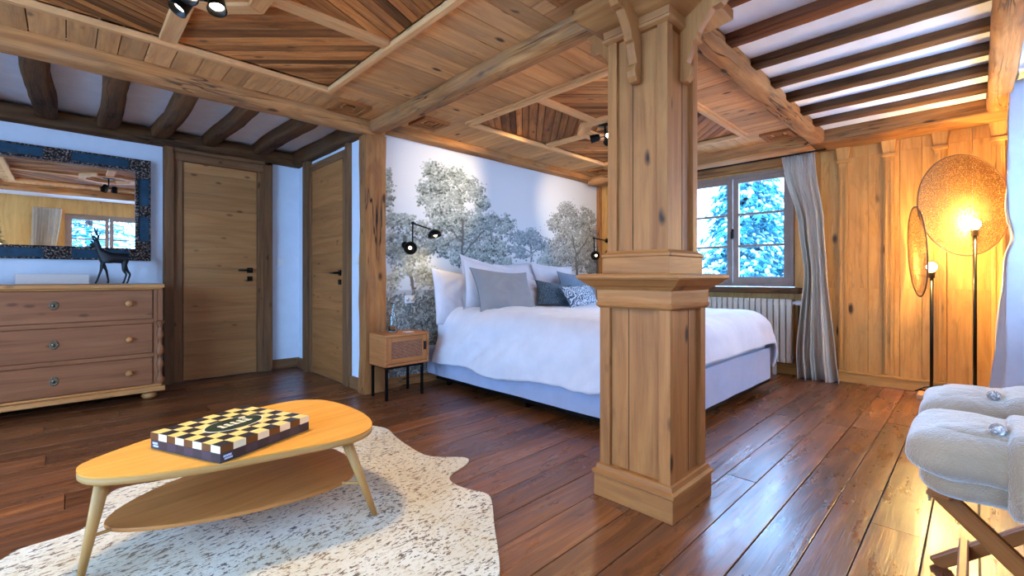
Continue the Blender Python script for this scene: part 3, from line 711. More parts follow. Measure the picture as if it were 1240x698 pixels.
m = MB(); m.squares(cx, cy, [(0.157, 0.985), (0.157, 1.055), (0.162, 1.060), (0.162, 1.070), (0.148, 1.078), (0.142, 1.085)]); m.build('neck_band', 'column', col, bevel=0.002)
m = MB(); m.squares(cx, cy, [(0.144, 2.008), (0.158, 2.016), (0.160, 2.026), (0.153, 2.034), (0.156, 2.062), (0.180, 2.070), (0.250, 2.118), (0.254, 2.122), (0.254, 2.165)]); m.build('capital', 'column', col, bevel=0.002)
prof = [(0, 1.80), (0.012, 1.79), (0.030, 1.795), (0.046, 1.812), (0.052, 1.835), (0.048, 1.856), (0.036, 1.866), (0.030, 1.872), (0.044, 1.90), (0.052, 1.925), (0.056, 1.95), (0.070, 1.955), (0.076, 1.966), (0.078, 1.985), (0.094, 2.01), (0.120, 2.04), (0.135, 2.06), (0.150, 2.058), (0.172, 2.062), (0.188, 2.08), (0.192, 2.10), (0.185, 2.118), (0.176, 2.125), (0.200, 2.145), (0.215, 2.165), (0, 2.165)]
for k in range(4):
    a = k * PI / 2; dx, dy = math.cos(a), math.sin(a)
    m = MB()
    def tf(d, z, t, dx=dx, dy=dy): return (cx + dx * (0.135 + d) - dy * t, cy + dy * (0.135 + d) + dx * t, z)
    m.prism(prof, -0.02, 0.02, PI / 2, 0.5, tf=tf)
    m.build('scroll_bracket', 'column', col, bevel=0.004)

post = MB(); post.beam((1.855, 3.60, 0), (1.855, 3.60, 2.17), 0.14, 0.185, 11, 0.006, roundness=0.08)
# a vertical timber: rebuild upright
post = MB()
def pfn(u, v, x0=1.77, x1=1.95, y0=3.53, y1=3.66):
    z = u * 2.17; per = [(x0, y0), (x1, y0), (x1, y1), (x0, y1)]; t = (v * 4) % 4; k = int(t); f = t - k
    a, b = per[k], per[(k + 1) % 4]; x = a[0] + (b[0] - a[0]) * f; yy = a[1] + (b[1] - a[1]) * f
    nz = noise.noise(Vector((x * 5, yy * 5 + 3, z * 2.2))) * 0.010 + noise.noise(Vector((x * 20, yy * 20, z * 6))) * 0.004
    flare = 0.012 * max(0, 1 - z / 0.3)
    return (x + (1 if x > 1.86 else -1) * (nz + flare), yy + (1 if yy > 3.6 else -1) * (nz * .7 + flare * .5), z)
post.grid(pfn, 60, 32, cv=True, us=2.17, vs=0.6, smooth=False)
po = post.build('timber_post', 'post')
tag(po, 'rough-hewn vertical timber post between the narrow white wall strip and the tree wallpaper', 'post')
# ================================================================ DOORS
def dhandle(parent, pos, ax, s, nrm):
    """lever handle: pos on the leaf, ax = lever direction, nrm = out of the leaf"""
    P = Vector(pos); ax = Vector(ax); n = Vector(nrm)
    h = MB()
    h.tube([P, P + n * 0.045], 0.010, 10); h.tube([P + n * 0.042 - ax * 0.01, P + n * 0.045 + ax * 0.11], 0.009, 10)
    def plate(c, r):
        t = ax; u = Vector((0, 0, 1)); b = len(h.v)
        pts = [c + t * a * r + u * q * r for a, q in ((-1, -1), (1, -1), (1, 1), (-1, 1))]
        h.v.extend([tuple(p) for p in pts] + [tuple(p + n * 0.009) for p in pts])
        for q in ((0, 1, 2, 3), (4, 5, 6, 7), (0, 1, 5, 4), (1, 2, 6, 5), (2, 3, 7, 6), (3, 0, 4, 7)): h.face([b + i for i in q], [(0, 0)] * 4, .5)
    plate(P, 0.026); plate(P - Vector((0, 0, 0.085)), 0.024)
    h.build('handle', 'black', parent)
def door_boards(mb, a0, a1, z0, z1, place):
    z = z0
    while z < z1 - 0.001:
        w = min(ru(0.14, 0.2), z1 - z); place(mb, a0, a1, z, z + w - 0.0012); z += w
fr = MB()
fr.beam((0.665, 5.17, 0.001), (0.6651, 5.17, 0.0012), 0.01, 0.01)
fr = MB()
fr.box(0.625, 0.70, 5.10, 5.18, 0, 2.16, 'z', .2); fr.box(0.70, 0.77, 5.13, 5.18, 0, 2.12, 'z', .6); fr.box(1.392, 1.45, 5.13, 5.18, 0, 2.12, 'z', .6); fr.box(1.45, 1.53, 5.11, 5.18, 0, 2.16, 'z', .35)
fr.box(0.70, 1.45, 5.12, 5.18, 2.045, 2.12, 'x', .5); fr.box(0.625, 1.53, 5.11, 5.18, 2.12, 2.17, 'x', .25)
d1 = struct(fr.build('door_1', 'doorframe', bevel=0.006))
lf = MB(); door_boards(lf, 0.775, 1.387, 0.008, 2.042, lambda m, a, b, z0, z1: m.box(a, b, 5.145, 5.18, z0, z1, 'x'))
lf.build('door_leaf', 'doorleaf', d1, bevel=0.001)
dhandle(d1, (1.325, 5.145, 1.04), (-1, 0, 0), 1, (0, -1, 0))
fr = MB()
fr.box(1.765, 1.81, 3.875, 3.93, 0, 2.16, 'z', .3); fr.box(1.78, 1.81, 3.93, 4.01, 0, 2.10, 'z', .6); fr.box(1.78, 1.81, 4.74, 4.79, 0, 2.10, 'z', .6); fr.box(1.75, 1.81, 4.79, 4.90, 0, 2.16, 'z', .15)
fr.box(1.78, 1.81, 3.93, 4.79, 2.05, 2.12, 'y', .5)
d2 = struct(fr.build('door_2', 'doorframe', bevel=0.006))
lf = MB(); door_boards(lf, 4.015, 4.735, 0.008, 2.048, lambda m, a, b, z0, z1: m.box(1.79, 1.81, a, b, z0, z1, 'y'))
lf.build('door_leaf', 'doorleaf2', d2, bevel=0.001)
dhandle(d2, (1.79, 4.075, 1.01), (0, 1, 0), 1, (-1, 0, 0))

# ================================================================ WINDOWS
def window(n, y0, y1, z0, z1, X, plane='x', nrm=-1):
    """casement in the plane x=X (or y=X), facing nrm"""
    def bx(m, a0, a1, b0, b1, d0, d1, g):
        if plane == 'x':
            q = sorted((X + nrm * d0, X + nrm * d1)); m.box(q[0], q[1], a0, a1, b0, b1, 'y' if g == 'h' else 'z')
        else:
            q = sorted((X - nrm * d0, X - nrm * d1)) if False else sorted((X + nrm * d0, X + nrm * d1)); m.box(a0, a1, q[0], q[1], b0, b1, 'x' if g == 'h' else 'z')
    f = MB(); t = 0.035
    bx(f, y0, y0 + t, z0, z1, -0.05, 0.02, 'v'); bx(f, y1 - t, y1, z0, z1, -0.05, 0.02, 'v')
    bx(f, y0 + t, y1 - t, z1 - t, z1, -0.05, 0.02, 'h'); bx(f, y0 + t, y1 - t, z0, z0 + t, -0.05, 0.02, 'h')
    w = struct(f.build('window_%d' % n, 'winframe', bevel=0.004))
    mid = (y0 + y1) / 2
    for (a, b) in ((y0 + t, mid - 0.004), (mid + 0.004, y1 - t)):
        s = MB(); r = 0.055
        bx(s, a, a + r, z0 + t, z1 - t, -0.03, 0.012, 'v'); bx(s, b - r, b, z0 + t, z1 - t, -0.03, 0.012, 'v')
        bx(s, a + r, b - r, z1 - t - r, z1 - t, -0.03, 0.012, 'h'); bx(s, a + r, b - r, z0 + t, z0 + t + r + .01, -0.03, 0.012, 'h')
        za, zb = z0 + t + r, z1 - t - r
        for k in (1, 2):
            zc = za + (zb - za) * k / 3; bx(s, a + r, b - r, zc - 0.012, zc + 0.012, -0.028, 0.006, 'h')
        sh = s.build('casement', 'winframe', w, bevel=0.003)
        g = MB(); bx(g, a + r * .9, b - r * .9, za - .01, zb + .01, -0.012, -0.008, 'v'); g.build('pane', 'pane', sh)
    h = MB(); zc = (z0 + z1) / 2 - 0.03
    bx(h, mid - 0.012, mid + 0.012, zc - 0.05, zc + 0.05, 0.012, 0.022, 'v'); bx(h, mid - 0.009, mid + 0.009, zc - 0.06, zc + 0.02, 0.022, 0.05, 'v')
    h.build('handle', 'black', w, bevel=0.002)
    return w
window(1, WY0, WY1, 0.875, WZ1, XW, 'x', -1)
window(2, B1[0], B1[1], BZ0, BZ1, -0.60, 'y', 1)
window(3, B2[0], B2[1], BL, BZ1, -0.60, 'y', 1)  # unseen window, guessed and added for its daylight
window(4, FY0, FY1, FZ0, FZ1, -2.32, 'x', 1)  # unseen far-left window, added so daylight reaches the bed side
b = MB(); b.beam((5.09, 1.19, 0.865), (5.09, 2.60, 0.865), 0.17, 0.055, 70, 0.003, roundness=0.15)
struct(b.build('trim_3', 'darkbeam'))

# ================================================================ RADIATOR
rad = thing('radiator', 'cream finned column radiator under the snowy window behind the bed foot', 'radiator', (5.07, 1.7, 0.1))
nf = 18
for k in range(nf):
    y0 = 1.26 + k * 0.055; m = MB()
    m.box(5.035, 5.10, y0, y0 + 0.047, 0.13, 0.755, 'z', .5); m.box(5.028, 5.036, y0 + .006, y0 + .041, 0.15, 0.735, 'z', .5)
    m.build('fin', 'radiator', rad, bevel=0.006)
m = MB(); m.box(5.05, 5.085, 1.25, 1.26 + nf * .055, 0.17, 0.20, 'y'); m.box(5.05, 5.085, 1.25, 1.26 + nf * .055, 0.69, 0.72, 'y')
for yy in (1.4, 2.1):
    m.box(5.085, XW, yy, yy + .03, 0.66, .69, 'x'); m.box(5.05, 5.08, yy, yy + .03, 0.0, .14, 'z')
m.build('manifold', 'radiator', rad)
m = MB(); m.lathe([(0.0, 0), (0.012, 0), (0.014, 0.02), (0.024, 0.025), (0.026, 0.07), (0.018, 0.082), (0, 0.084)], (5.06, 1.255, 0.72), 14, (0, -1, 0)); m.build('thermostat', 'white', rad)
m = MB(); m.tube([(5.07, 1.245, .715), (5.11, 1.215, .70), (5.12, 1.21, .05), (5.12, 1.21, .0)], 0.009); m.build('pipe', 'brass', rad)

# ================================================================ BED
BX0, BX1, BY0, BY1 = 2.39, 4.42, 1.27, 3.43
bed = thing('double_bed', 'wide double bed with white duvet standing against the tree wallpaper', 'bed', (3.4, 2.35, 0))
def vfn(u, v):
    # valanced base with soft edges
    per = [(BX0, BY1), (BX0, BY0), (BX1, BY0), (BX1, BY1)]; L = [BY1 - BY0, BX1 - BX0, BY1 - BY0, BX1 - BX0]; T = sum(L); d = (u % 1.0) * T; k = 0
    while d > L[k] and k < 3: d -= L[k]; k += 1
    a, b = per[k], per[(k + 1) % 4]; f = d / L[k]; x = a[0] + (b[0] - a[0]) * f; yy = a[1] + (b[1] - a[1]) * f
    z = 0.085 + v * 0.27
    n = noise.noise(Vector((x * 3, yy * 3, z * 4))) * 0.008 + noise.noise(Vector((x * 9, yy * 9, z * 3))) * 0.003
    q = [(-1, 0), (0, -1), (1, 0), (0, 1)][k]
    return (x + q[0] * n, yy + q[1] * n, z)
m = MB(); m.grid(vfn, 160, 10, cu=True); m.box(BX0 + .01, BX1 - .01, BY0 + .01, BY1 - .01, 0.09, 0.35); m.build('base', 'valance', bed)
m = MB(); m.box(BX0 + .01, BX1 - .01, BY0 + .02, BY1, 0.345, 0.56); m.build('mattress', 'sheet', bed, bevel=0.04)
m = MB(); m.box(BX0 - .01, BX1 + .01, BY1 + .005, 3.565, 0.085, 0.34); m.build('headboard', 'valance', bed, bevel=0.02)
for x in (BX0 + .08, BX1 - .08, 3.4):
    for yy in (BY0 + .14, 2.35, BY1 - .1):
        m = MB(); m.lathe([(0.0, 0), (0.022, 0), (0.03, 0.085), (0, 0.085)], (x, yy, 0), 12); m.build('leg', 'black', bed)
m = MB(); m.box(BX0 + .005, BX1 - .005, BY0 + .005, BY1 - .005, 0.055, 0.088); m.build('underframe', 'black', bed)
# duvet: a cloth grid laid over the mattress, hanging at the sides and foot
def duvet():
    W0, W1, yh, yf = BX0 + 0.02, BX1 - 0.01, 3.36, BY0 + 0.0
    dl, dr, df = 0.50, 0.45, 0.33; R = 0.14
    NU, NV = 170, 150
    top = 0.655
    def hang(e, R):   # overhang e -> (horizontal, drop)
        q = R * PI / 2
        if e <= 0: return (0.0, 0.0)
        if e < q: a = e / R; return (R * math.sin(a), R * (1 - math.cos(a)))
        return (R + (e - q) * 0.15, R + (e - q))
    def fn(u, v):
        a = (W0 + R - dl) + u * ((W1 - R + dr) - (W0 + R - dl)); b = yh - v * (yh - (yf + R - df))
        ex = (W0 + R) - a if a < W0 + R else (a - (W1 - R) if a > W1 - R else 0); sx = -1 if a < W0 + R else 1
        ey = (yf + R) - b if b < yf + R else 0
        # wavy lower edge on the side nearest the sofa corner
        if ex > 0 and sx < 0: ex *= 1 + 0.05 * math.sin(b * 3.1) + 0.025 * math.sin(b * 8) + .06 * max(0, b - 2.6)
        xx = min(max(a, W0 + R), W1 - R); yy = max(b, yf + R)
        if ex > 0 and ey > 0:
            e = math.hypot(ex, ey); hx, dz = hang(e, R); hx *= 1 + 0.10; xx += sx * hx * ex / e; yy -= hx * ey / e
        elif ex > 0: hx, dz = hang(ex, R); xx += sx * hx
        else: hx, dz = hang(ey, R); yy -= hx
        z = top - dz
        p = Vector((xx, yy, 0))
        puff = 0.03 * (1 - min(1, dz / 0.12)) * (0.5 + noise.noise(Vector((xx * 1.6, yy * 1.6, 1.3))))
        wr = noise.noise(Vector((xx * 4.5 + yy * 2, yy * 3.5, 4))) * 0.016 + abs(noise.noise(Vector((xx * 7 + yy * 5, yy * 5 - xx * 2, 9)))) * 0.010
        side = min(1, dz / 0.2)
        diag = (math.sin((b * 1.0 + z * 1.6) * 9 + 3 * noise.noise(Vector((b * 1.2, z * 2, 0)))) * 0.011 + (1 - abs(noise.noise(Vector(((b + z * 1.3) * 6, (b - z) * 1.6, 3))) * 3)) * 0.010) * side
        z += puff + wr * (1 - side * .7)
        if ex > 0: xx += sx * (diag + 0.025 * side + 0.012 * noise.noise(Vector((b * 4, z * 4, 2))))
        if ey > 0: yy -= (0.02 * side + 0.012 * noise.noise(Vector((a * 4, z * 4, 5))) + 0.008 * math.sin(a * 11 + z * 6) * side)
        return (xx, yy, max(z, 0.15))
    m = MB(); m.grid(fn, NU, NV)
    o = m.build('duvet', 'sheet'); s = o.modifiers.new('s', 'SOLIDIFY'); s.thickness = 0.022; s.offset = -1
    return o
tag(duvet(), 'big white duvet spread over the bed and hanging down its sides', 'duvet')

# ---- pillows
def pillow(name, mat, cx, cy, zb, w, h, th, yaw=0, tilt=15, roll=0, seed=0, flange=0.0, label='', cat='pillow', group=None, horn=0.09, sag=0.0):
    m = MB(); nu, nv = 34, 28
    def fn2(sgn):
        def fn(u, v):
            a, b = u * 2 - 1, v * 2 - 1
            e = 1 - horn * (1 - abs(b) ** 2.2) ; e2 = 1 - horn * (1 - abs(a) ** 2.2)
            x = a * w / 2 * e; z = b * h / 2 * e2
            t = max(0.0, (1 - abs(a) ** 2.2) * (1 - abs(b) ** 2.2)) ** 0.62
            n = noise.noise(Vector((x * 5 + seed, z * 5, sgn * 2))) * 0.018 * t
            edge = (1 - t)
            cr = math.sin((abs(a) + abs(b)) * 14 + seed + 4 * noise.noise(Vector((x * 6, z * 6, seed)))) * 0.004 * t
            return (x, sgn * (th / 2 * t + n + cr + 0.003), z - sag * (1 - b) * 0.0 + noise.noise(Vector((x * 3, seed, z * 3))) * 0.012)
        return fn
    m.grid(fn2(-1), nu, nv); m.grid(fn2(1), nv, nu) if False else m.grid(lambda u, v: fn2(1)(1 - u, v), nu, nv)
    if flange:
        def fl(u, v):
            t = u * 4 % 4; k = int(t); f = t - k; per = [(-1, -1), (1, -1), (1, 1), (-1, 1)]; p, q = per[k], per[(k + 1) % 4]
            a = p[0] + (q[0] - p[0]) * f; b = p[1] + (q[1] - p[1]) * f
            e = 1 - horn * (1 - abs(b) ** 2.2); e2 = 1 - horn * (1 - abs(a) ** 2.2)
            s = v * flange
            x = a * w / 2 * e; z = b * h / 2 * e2; L = math.hypot(a, b)
            return (x + a * s, 0.004 * math.sin(u * 60 + seed) * v, z + b * s)
        m.grid(fl, 80, 2, cu=True)
    if label is not None:
        pass
    mat_ = Matrix.Translation((cx, cy, zb + h / 2 * math.cos(math.radians(tilt)) * 0.98)) @ Matrix.Rotation(math.radians(yaw), 4, 'Z') @ Matrix.Rotation(math.radians(-tilt), 4, 'X') @ Matrix.Rotation(math.radians(roll), 4, 'Y')
    m.xf(mat_)
    o = m.build(name, mat, loc=(cx, cy, zb)); tag(o, label, cat, group); return o
PG = 'pillows against the head of the bed'
ZP = 0.672
pillow('pillow', 'sheet', 2.60, 3.37, 0.54, 0.60, 0.50, 0.15, 8, 14, 6, 1, 0.0, 'white pillow at the bed edge nearest the nightstand, half behind a taller one', 'pillow', PG, horn=.05)
pillow('pillow', 'sheet', 2.86, 3.22, 0.63, 0.66, 0.50, 0.15, 4, 16, 10, 2, 0.025, 'tall white pillow with a raised corner directly behind the grey cushion', 'pillow', PG)
pillow('pillow', 'sheet', 3.45, 3.40, 0.68, 0.66, 0.46, 0.15, 0, 12, -4, 3, 0.0, 'white pillow at the back centre, only its top showing against the wallpaper', 'pillow', PG)
pillow('pillow', 'sheet', 3.36, 3.18, ZP, 0.62, 0.34, 0.15, -4, 30, 12, 4, 0.0, 'white pillow slumped to the right of the grey cushion', 'pillow', PG)
pillow('pillow', 'sheet', 3.93, 3.30, 0.62, 0.66, 0.50, 0.15, 0, 16, 3, 5, 0.02, 'upright white pillow behind the blue-grey cushion', 'pillow', PG)
pillow('cushion', 'graycush', 2.84, 2.99, ZP, 0.72, 0.40, 0.15, 2, 24, 3, 6, 0.0, 'large plain grey cushion leaning at the front of the pillows', 'cushion')
pillow('cushion', 'bluecush', 4.06, 3.10, ZP, 0.60, 0.36, 0.13, 0, 20, 6, 7, 0.0, 'plain blue-grey cushion leaning behind the patterned one', 'cushion')
pillow('cushion', 'leafprint', 3.52, 2.98, ZP, 0.42, 0.27, 0.11, -18, 24, 8, 8, 0.0, 'dark slate leaf-print cushion beside the swirl-patterned cushion', 'cushion')
pillow('cushion', 'paisley', 3.76, 2.84, ZP, 0.58, 0.25, 0.12, 6, 30, -2, 9, 0.0, 'small pale cushion with dark swirl pattern at the front', 'cushion')

# ================================================================ NIGHTSTAND
ns = thing('nightstand', 'wooden nightstand with a woven cane door on black metal legs beside the timber post', 'nightstand', (1.97, 3.35, 0))
X0, X1, Y0, Y1 = 1.77, 2.175, 3.217, 3.475
m = MB(); m.box(X0, X1, Y0, Y1, 0.495, 0.515, 'x', .6); m.box(X0, X0 + .02, Y0, Y1, 0.262, 0.495, 'y', .5); m.box(X1 - .02, X1, Y0, Y1, 0.262, 0.495, 'y', .5); m.box(X0 + .02, X1 - .02, Y0, Y1, 0.262, 0.282, 'x', .5); m.box(X0 + .02, X1 - .02, Y1 - .01, Y1, 0.28, 0.5, 'x', .5)
m.build('body', 'nswood', ns, bevel=0.003)
m = MB(); a0, a1, z0, z1 = X0 + .022, X1 - .022, 0.285, 0.492
m.box(a0, a0 + .04, Y0 + .004, Y0 + .02, z0, z1, 'z', .3); m.box(a1 - .04, a1, Y0 + .004, Y0 + .02, z0, z1, 'z', .3); m.box(a0 + .04, a1 - .04, Y0 + .004, Y0 + .02, z0, z0 + .035, 'x', .3); m.box(a0 + .04, a1 - .04, Y0 + .004, Y0 + .02, z1 - .035, z1, 'x', .3)
dr = m.build('door', 'nswood', ns, bevel=0.002)
m = MB(); m.box(a0 + .03, a1 - .03, Y0 + .012, Y0 + .016, z0 + .03, z1 - .03, 'x', .5); m.build('cane_panel', 'cane', dr)
m = MB(); m.box(a1 - .028, a1 - .012, Y0 - .008, Y0 + .004, 0.37, 0.44, 'z'); m.build('handle', 'black', dr, bevel=.002)
m = MB(); t = .018
m.box(X0 + .03, X1 - .05, Y0 + .01, Y0 + .01 + t, 0.244, 0.262, 'x'); m.box(X0 + .03, X1 - .05, Y1 - .03, Y1 - .03 + t, 0.244, 0.262, 'x'); m.box(X0 + .03, X0 + .03 + t, Y0 + .02, Y1 - .02, 0.244, 0.262, 'y'); m.box(X1 - .05 - t, X1 - .05, Y0 + .02, Y1 - .02, 0.244, 0.262, 'y')
m.build('frame', 'black', ns)
for xx in (X0 + .012, X1 - .068):
    for yy in (Y0 + .008, Y1 - .03):
        m = MB(); m.box(xx, xx + t, yy, yy + t, 0, 0.25, 'z'); m.build('leg', 'black', ns)
m = MB(); m.lathe([(0.0, 0), (0.034, 0), (0.037, 0.01), (0.036, 0.07), (0.030, 0.12), (0.018, 0.165), (0.015, 0.20), (0.019, 0.235), (0.021, 0.24), (0.018, 0.236), (0.012, 0.2), (0.014, 0.165), (0.026, 0.12), (0.032, 0.07), (0.032, 0.012), (0, 0.010)], (1.925, 3.37, 0.516), 24)
tag(m.build('glass_carafe', 'clear', loc=(1.925, 3.37, 0.516)), 'clear glass carafe standing on the nightstand', 'carafe')
m = MB(); m.box(1.99, 2.06, 3.26, 3.33, 0.516, 0.520); tag(m.build('note_card', 'white', loc=(2.02, 3.3, 0.516)), 'small white card lying on the nightstand in front of the carafe', 'card')

# ---- sockets and switches
m = MB(); m.box(2.17, 2.27, 3.588, 3.60, 0.735, 0.805, 'x'); s = m.build('wall_socket', 'white', loc=(2.22, 3.594, .77), bevel=.004)
tag(s, 'white double wall socket on the wallpaper above the nightstand', 'socket')
for dx in (-.025, .025):
    m = MB(); m.lathe([(0.0, 0), (0.017, 0), (0.019, .004), (0, .004)], (2.22 + dx, 3.588, .77), 16, (0, -1, 0)); m.build('socket_face', 'box', s)
m = MB(); m.box(1.585, 1.665, 5.168, 5.18, 1.09, 1.17, 'x'); s = tag(m.build('light_switch', 'white', loc=(1.62, 5.17, 1.13), bevel=.004), 'white light switch on the wall between the two doors', 'switch')
m = MB(); m.box(1.60, 1.65, 5.162, 5.168, 1.105, 1.155, 'x'); m.build('rocker', 'white', s, bevel=.002)
m = MB(); m.box(1.80, 1.81, 3.74, 3.80, 1.08, 1.18, 'y'); s = tag(m.build('light_switch', 'white', loc=(1.805, 3.77, 1.13), bevel=.004), 'white light switch on the narrow wall strip beside the timber post', 'switch')
m = MB(); m.box(1.795, 1.80, 3.75, 3.79, 1.10, 1.16, 'y'); m.build('rocker', 'white', s, bevel=.002)

# ---- wall sconces
def dome(mb, c, r, axis, n=20):
    prof = [(0.004, -r * .95)] + [(r * math.sin(t), -r * math.cos(t) * .9) for t in [PI / 2 * k / 8 for k in range(1, 9)]] + [(r * 1.0, .012), (r * .96, .012)] + [(r * .95 * math.sin(t), -r * math.cos(t) * .85) for t in [PI / 2 * k / 8 for k in range(8, 0, -1)]]
    mb.lathe(prof, c, n, axis)
sc = thing('wall_sconce', 'black jointed wall sconce with two dome shades above the nightstand', 'wall lamp', (2.19, 3.59, 1.30))
m = MB(); m.lathe([(0, 0), (.03, 0), (.03, .012), (0, .014)], (2.17, 3.60, 1.26), 18, (0, -1, 0)); m.build('wall_plate', 'black', sc)
m = MB(); m.tube([(2.17, 3.60, 1.26), (2.17, 3.51, 1.26)], .006); m.tube([(2.20, 3.51, 1.22), (2.195, 3.50, 1.45)], .007); m.tube([(2.195, 3.50, 1.45), (2.33, 3.42, 1.40)], .007)
m.sphere((2.195, 3.50, 1.45), .016); m.build('arm', 'black', sc)
m = MB(); dome(m, (2.36, 3.40, 1.345), .062, (.12, -.25, -1)); s1 = m.build('shade', 'black', sc)
m = MB(); m.sphere((2.362, 3.395, 1.352), .018); m.build('bulb', 'sconcebulb', s1)
m = MB(); dome(m, (2.155, 3.475, 1.225), .058, (-.55, -1, .1)); s1 = m.build('shade', 'black', sc)
m = MB(); m.sphere((2.14, 3.455, 1.227), .014); m.build('bulb', 'sconcebulb', s1)
sc = thing('wall_sconce', 'black jointed wall sconce seen just left of the column above the far pillows', 'wall lamp', (5.10, 3.46, 1.4))
m = MB(); m.lathe([(0, 0), (.03, 0), (.03, .012), (0, .014)], (XW, 3.46, 1.46), 18, (-1, 0, 0)); m.build('wall_plate', 'black', sc)
m = MB(); m.tube([(XW, 3.46, 1.46), (4.87, 3.46, 1.475)], .007); m.tube([(4.87, 3.46, 1.485), (4.88, 3.46, 1.27)], .007); m.sphere((4.87, 3.46, 1.475), .016); m.build('arm', 'black', sc)
m = MB(); dome(m, (4.87, 3.44, 1.25), .06, (-.6, -.8, -.2)); s1 = m.build('shade', 'black', sc)
m = MB(); m.sphere((4.86, 3.42, 1.25), .014); m.build('bulb', 'sconcebulb', s1)

# ================================================================ MIRROR + DRESSER + DEER
mx0, mx1, mz0, mz1 = -1.30, 0.534, 1.115, 2.0
mir = thing('wall_mirror', 'long wall mirror in a teal frame with ornate relief corners above the dresser', 'mirror', ((mx0 + mx1) / 2, 5.15, 1.55))
F = 0.105
m = MB(); m.box(mx0 + .09, mx1 - .09, 5.145, 5.16, mz0 + .09, mz1 - .09); m.build('glass', 'mirror', mir)
m = MB()
for (a, b, c, d, g) in ((mx0, mx1, mz0, mz0 + F, 'x'), (mx0, mx1, mz1 - F, mz1, 'x'), (mx0, mx0 + F, mz0 + F, mz1 - F, 'z'), (mx1 - F, mx1, mz0 + F, mz1 - F, 'z')):
    m.box(a, b, 5.13, 5.178, c, d, g)
m.build('frame', 'teal', mir, bevel=.004)
m = MB()
for d, e in ((0.0, .012), (F - .02, F)):
    m.box(mx0 + d, mx1 - d, 5.115, 5.14, mz0 + d, mz0 + e, 'x'); m.box(mx0 + d, mx1 - d, 5.115, 5.14, mz1 - e, mz1 - d, 'x')
    m.box(mx0 + d, mx0 + e, 5.115, 5.14, mz0 + e, mz1 - e, 'z'); m.box(mx1 - e, mx1 - d, 5.115, 5.14, mz0 + e, mz1 - e, 'z')
m.build('moulding', 'ornate', mir, bevel=.003)
def relief(x0, x1, z0, z1):
    m = MB(); 
    def fn(u, v):
        x, z = x0 + (x1 - x0) * u, z0 + (z1 - z0) * v
        e = min(1, min(u, 1 - u, v, 1 - v) * 12)
        return (x, 5.128 - e * (0.010 + 0.014 * abs(noise.noise(Vector((x * 45, 0, z * 45))))), z)
    m.grid(fn, 28, 28); m.build('relief', 'ornate', mir)
for xa, xb in ((mx0, mx0 + .15), (-0.47, -0.32 + .02), (-.16 + .03, .03), (mx1 - .15, mx1)):
    for za, zb in ((mz0, mz0 + F), (mz1 - F, mz1)):
        if -0.5 < xa < -.4: continue
        relief(xa, xb, za, zb)
for xa in (mx0, mx1 - F):
    relief(xa, xa + F, mz0 + F, mz0 + .17); relief(xa, xa + F, mz1 - .17, mz1 - F); relief(xa, xa + F, 1.50, 1.60)

DX0, DX1, DY0, DY1 = -0.66, 0.535, 4.60, 5.10
dr = thing('chest_of_drawers', 'antique pine chest of three drawers standing under the mirror', 'chest of drawers', (-.06, 4.85, 0))
m = MB(); m.box(DX0 + .02, DX1 - .02, DY0 + .02, DY1, 0.115, 0.88, 'x', .4)
for z in (0.615, 0.345): m.box(DX0 + .03, DX1 - .03, DY0 + .004, DY0 + .03, z - .008, z + .022, 'x', .7)
for x in (DX0 + .012, DX1 - .037): m.box(x, x + .025, DY0 + .004, DY0 + .03, .115, .88, 'z', .6)
m.build('carcass', 'dresser', dr, bevel=.002)
m = MB(); m.box(DX0 - .03, DX1 + .03, DY0 - .03, DY1, 0.885, 0.917, 'x', .5); m.box(DX0 - .015, DX1 + .015, DY0 - .012, DY1, .872, .886, 'x', .4); m.build('top', 'dressertop', dr, bevel=.008)
m = MB(); m.box(DX0 - .035, DX1 + .035, DY0 - .035, DY1, 0.062, 0.10, 'x', .5); m.box(DX0 - .015, DX1 + .015, DY0 - .015, DY1, .10, .118, 'x', .4); m.build('plinth', 'dressertop', dr, bevel=.008)
for z0, z1 in ((0.643, 0.868), (0.372, 0.602), (0.122, 0.333)):
    m = MB(); m.box(DX0 + .045, DX1 - .045, DY0 - .004, DY0 + .03, z0, z1, 'x', .5); d = m.build('drawer', 'dresser', dr, bevel=.003)
    zc = (z0 + z1) / 2 + (.012 if z0 > .6 else 0)
    for x in (-.47, .345):
        m = MB(); m.lathe([(0, -.002), (.012, 0), (.010, .012), (.021, .022), (.023, .032), (.014, .040), (0, .042)], (x, DY0 - .004, zc), 18, (0, -1, 0)); m.build('knob', 'dressertop', d)
    m = MB()
    for k in range(10):
        a = 2 * PI * k / 10; m.lathe([(0, 0), (.010, 0), (.008, .004), (0, .005)], (-.063 + .018 * math.cos(a), DY0 - .004, zc + .024 * math.sin(a)), 8, (0, -1, 0))
    m.lathe([(0, 0), (.02, 0), (.018, .004), (0, .005)], (-.063, DY0 - .004, zc), 12, (0, -1, 0))
    m.build('escutcheon', 'brass', d)
    m = MB(); m.lathe([(0, 0), (.005, 0), (.005, .0015), (0, .0015)], (-.063, DY0 - .009, zc + .004), 10, (0, -1, 0)); m.box(-.066, -.060, DY0 - .0105, DY0 - .009, zc - .012, zc + .004); m.build('keyhole', 'black', d)
for x in (DX0 - .004, DX1 + .004):
    m = MB()
    pr = []; N = 46
    for k in range(N + 1):
        z = 0.12 + k / N * .50; q = (z - .12) / .50
        r = .018 + .007 * math.sin(q * 26) + (.006 if q < .1 or q > .92 or .45 < q < .52 else 0)
        pr.append((r, z - .12))
    m.lathe(pr, (x, DY0 + .004, .118), 14); m.box(x - .016, x + .016, DY0 - .012, DY0 + .02, .625, .872, 'z', .5); m.build('turned_column', 'dresser', dr)
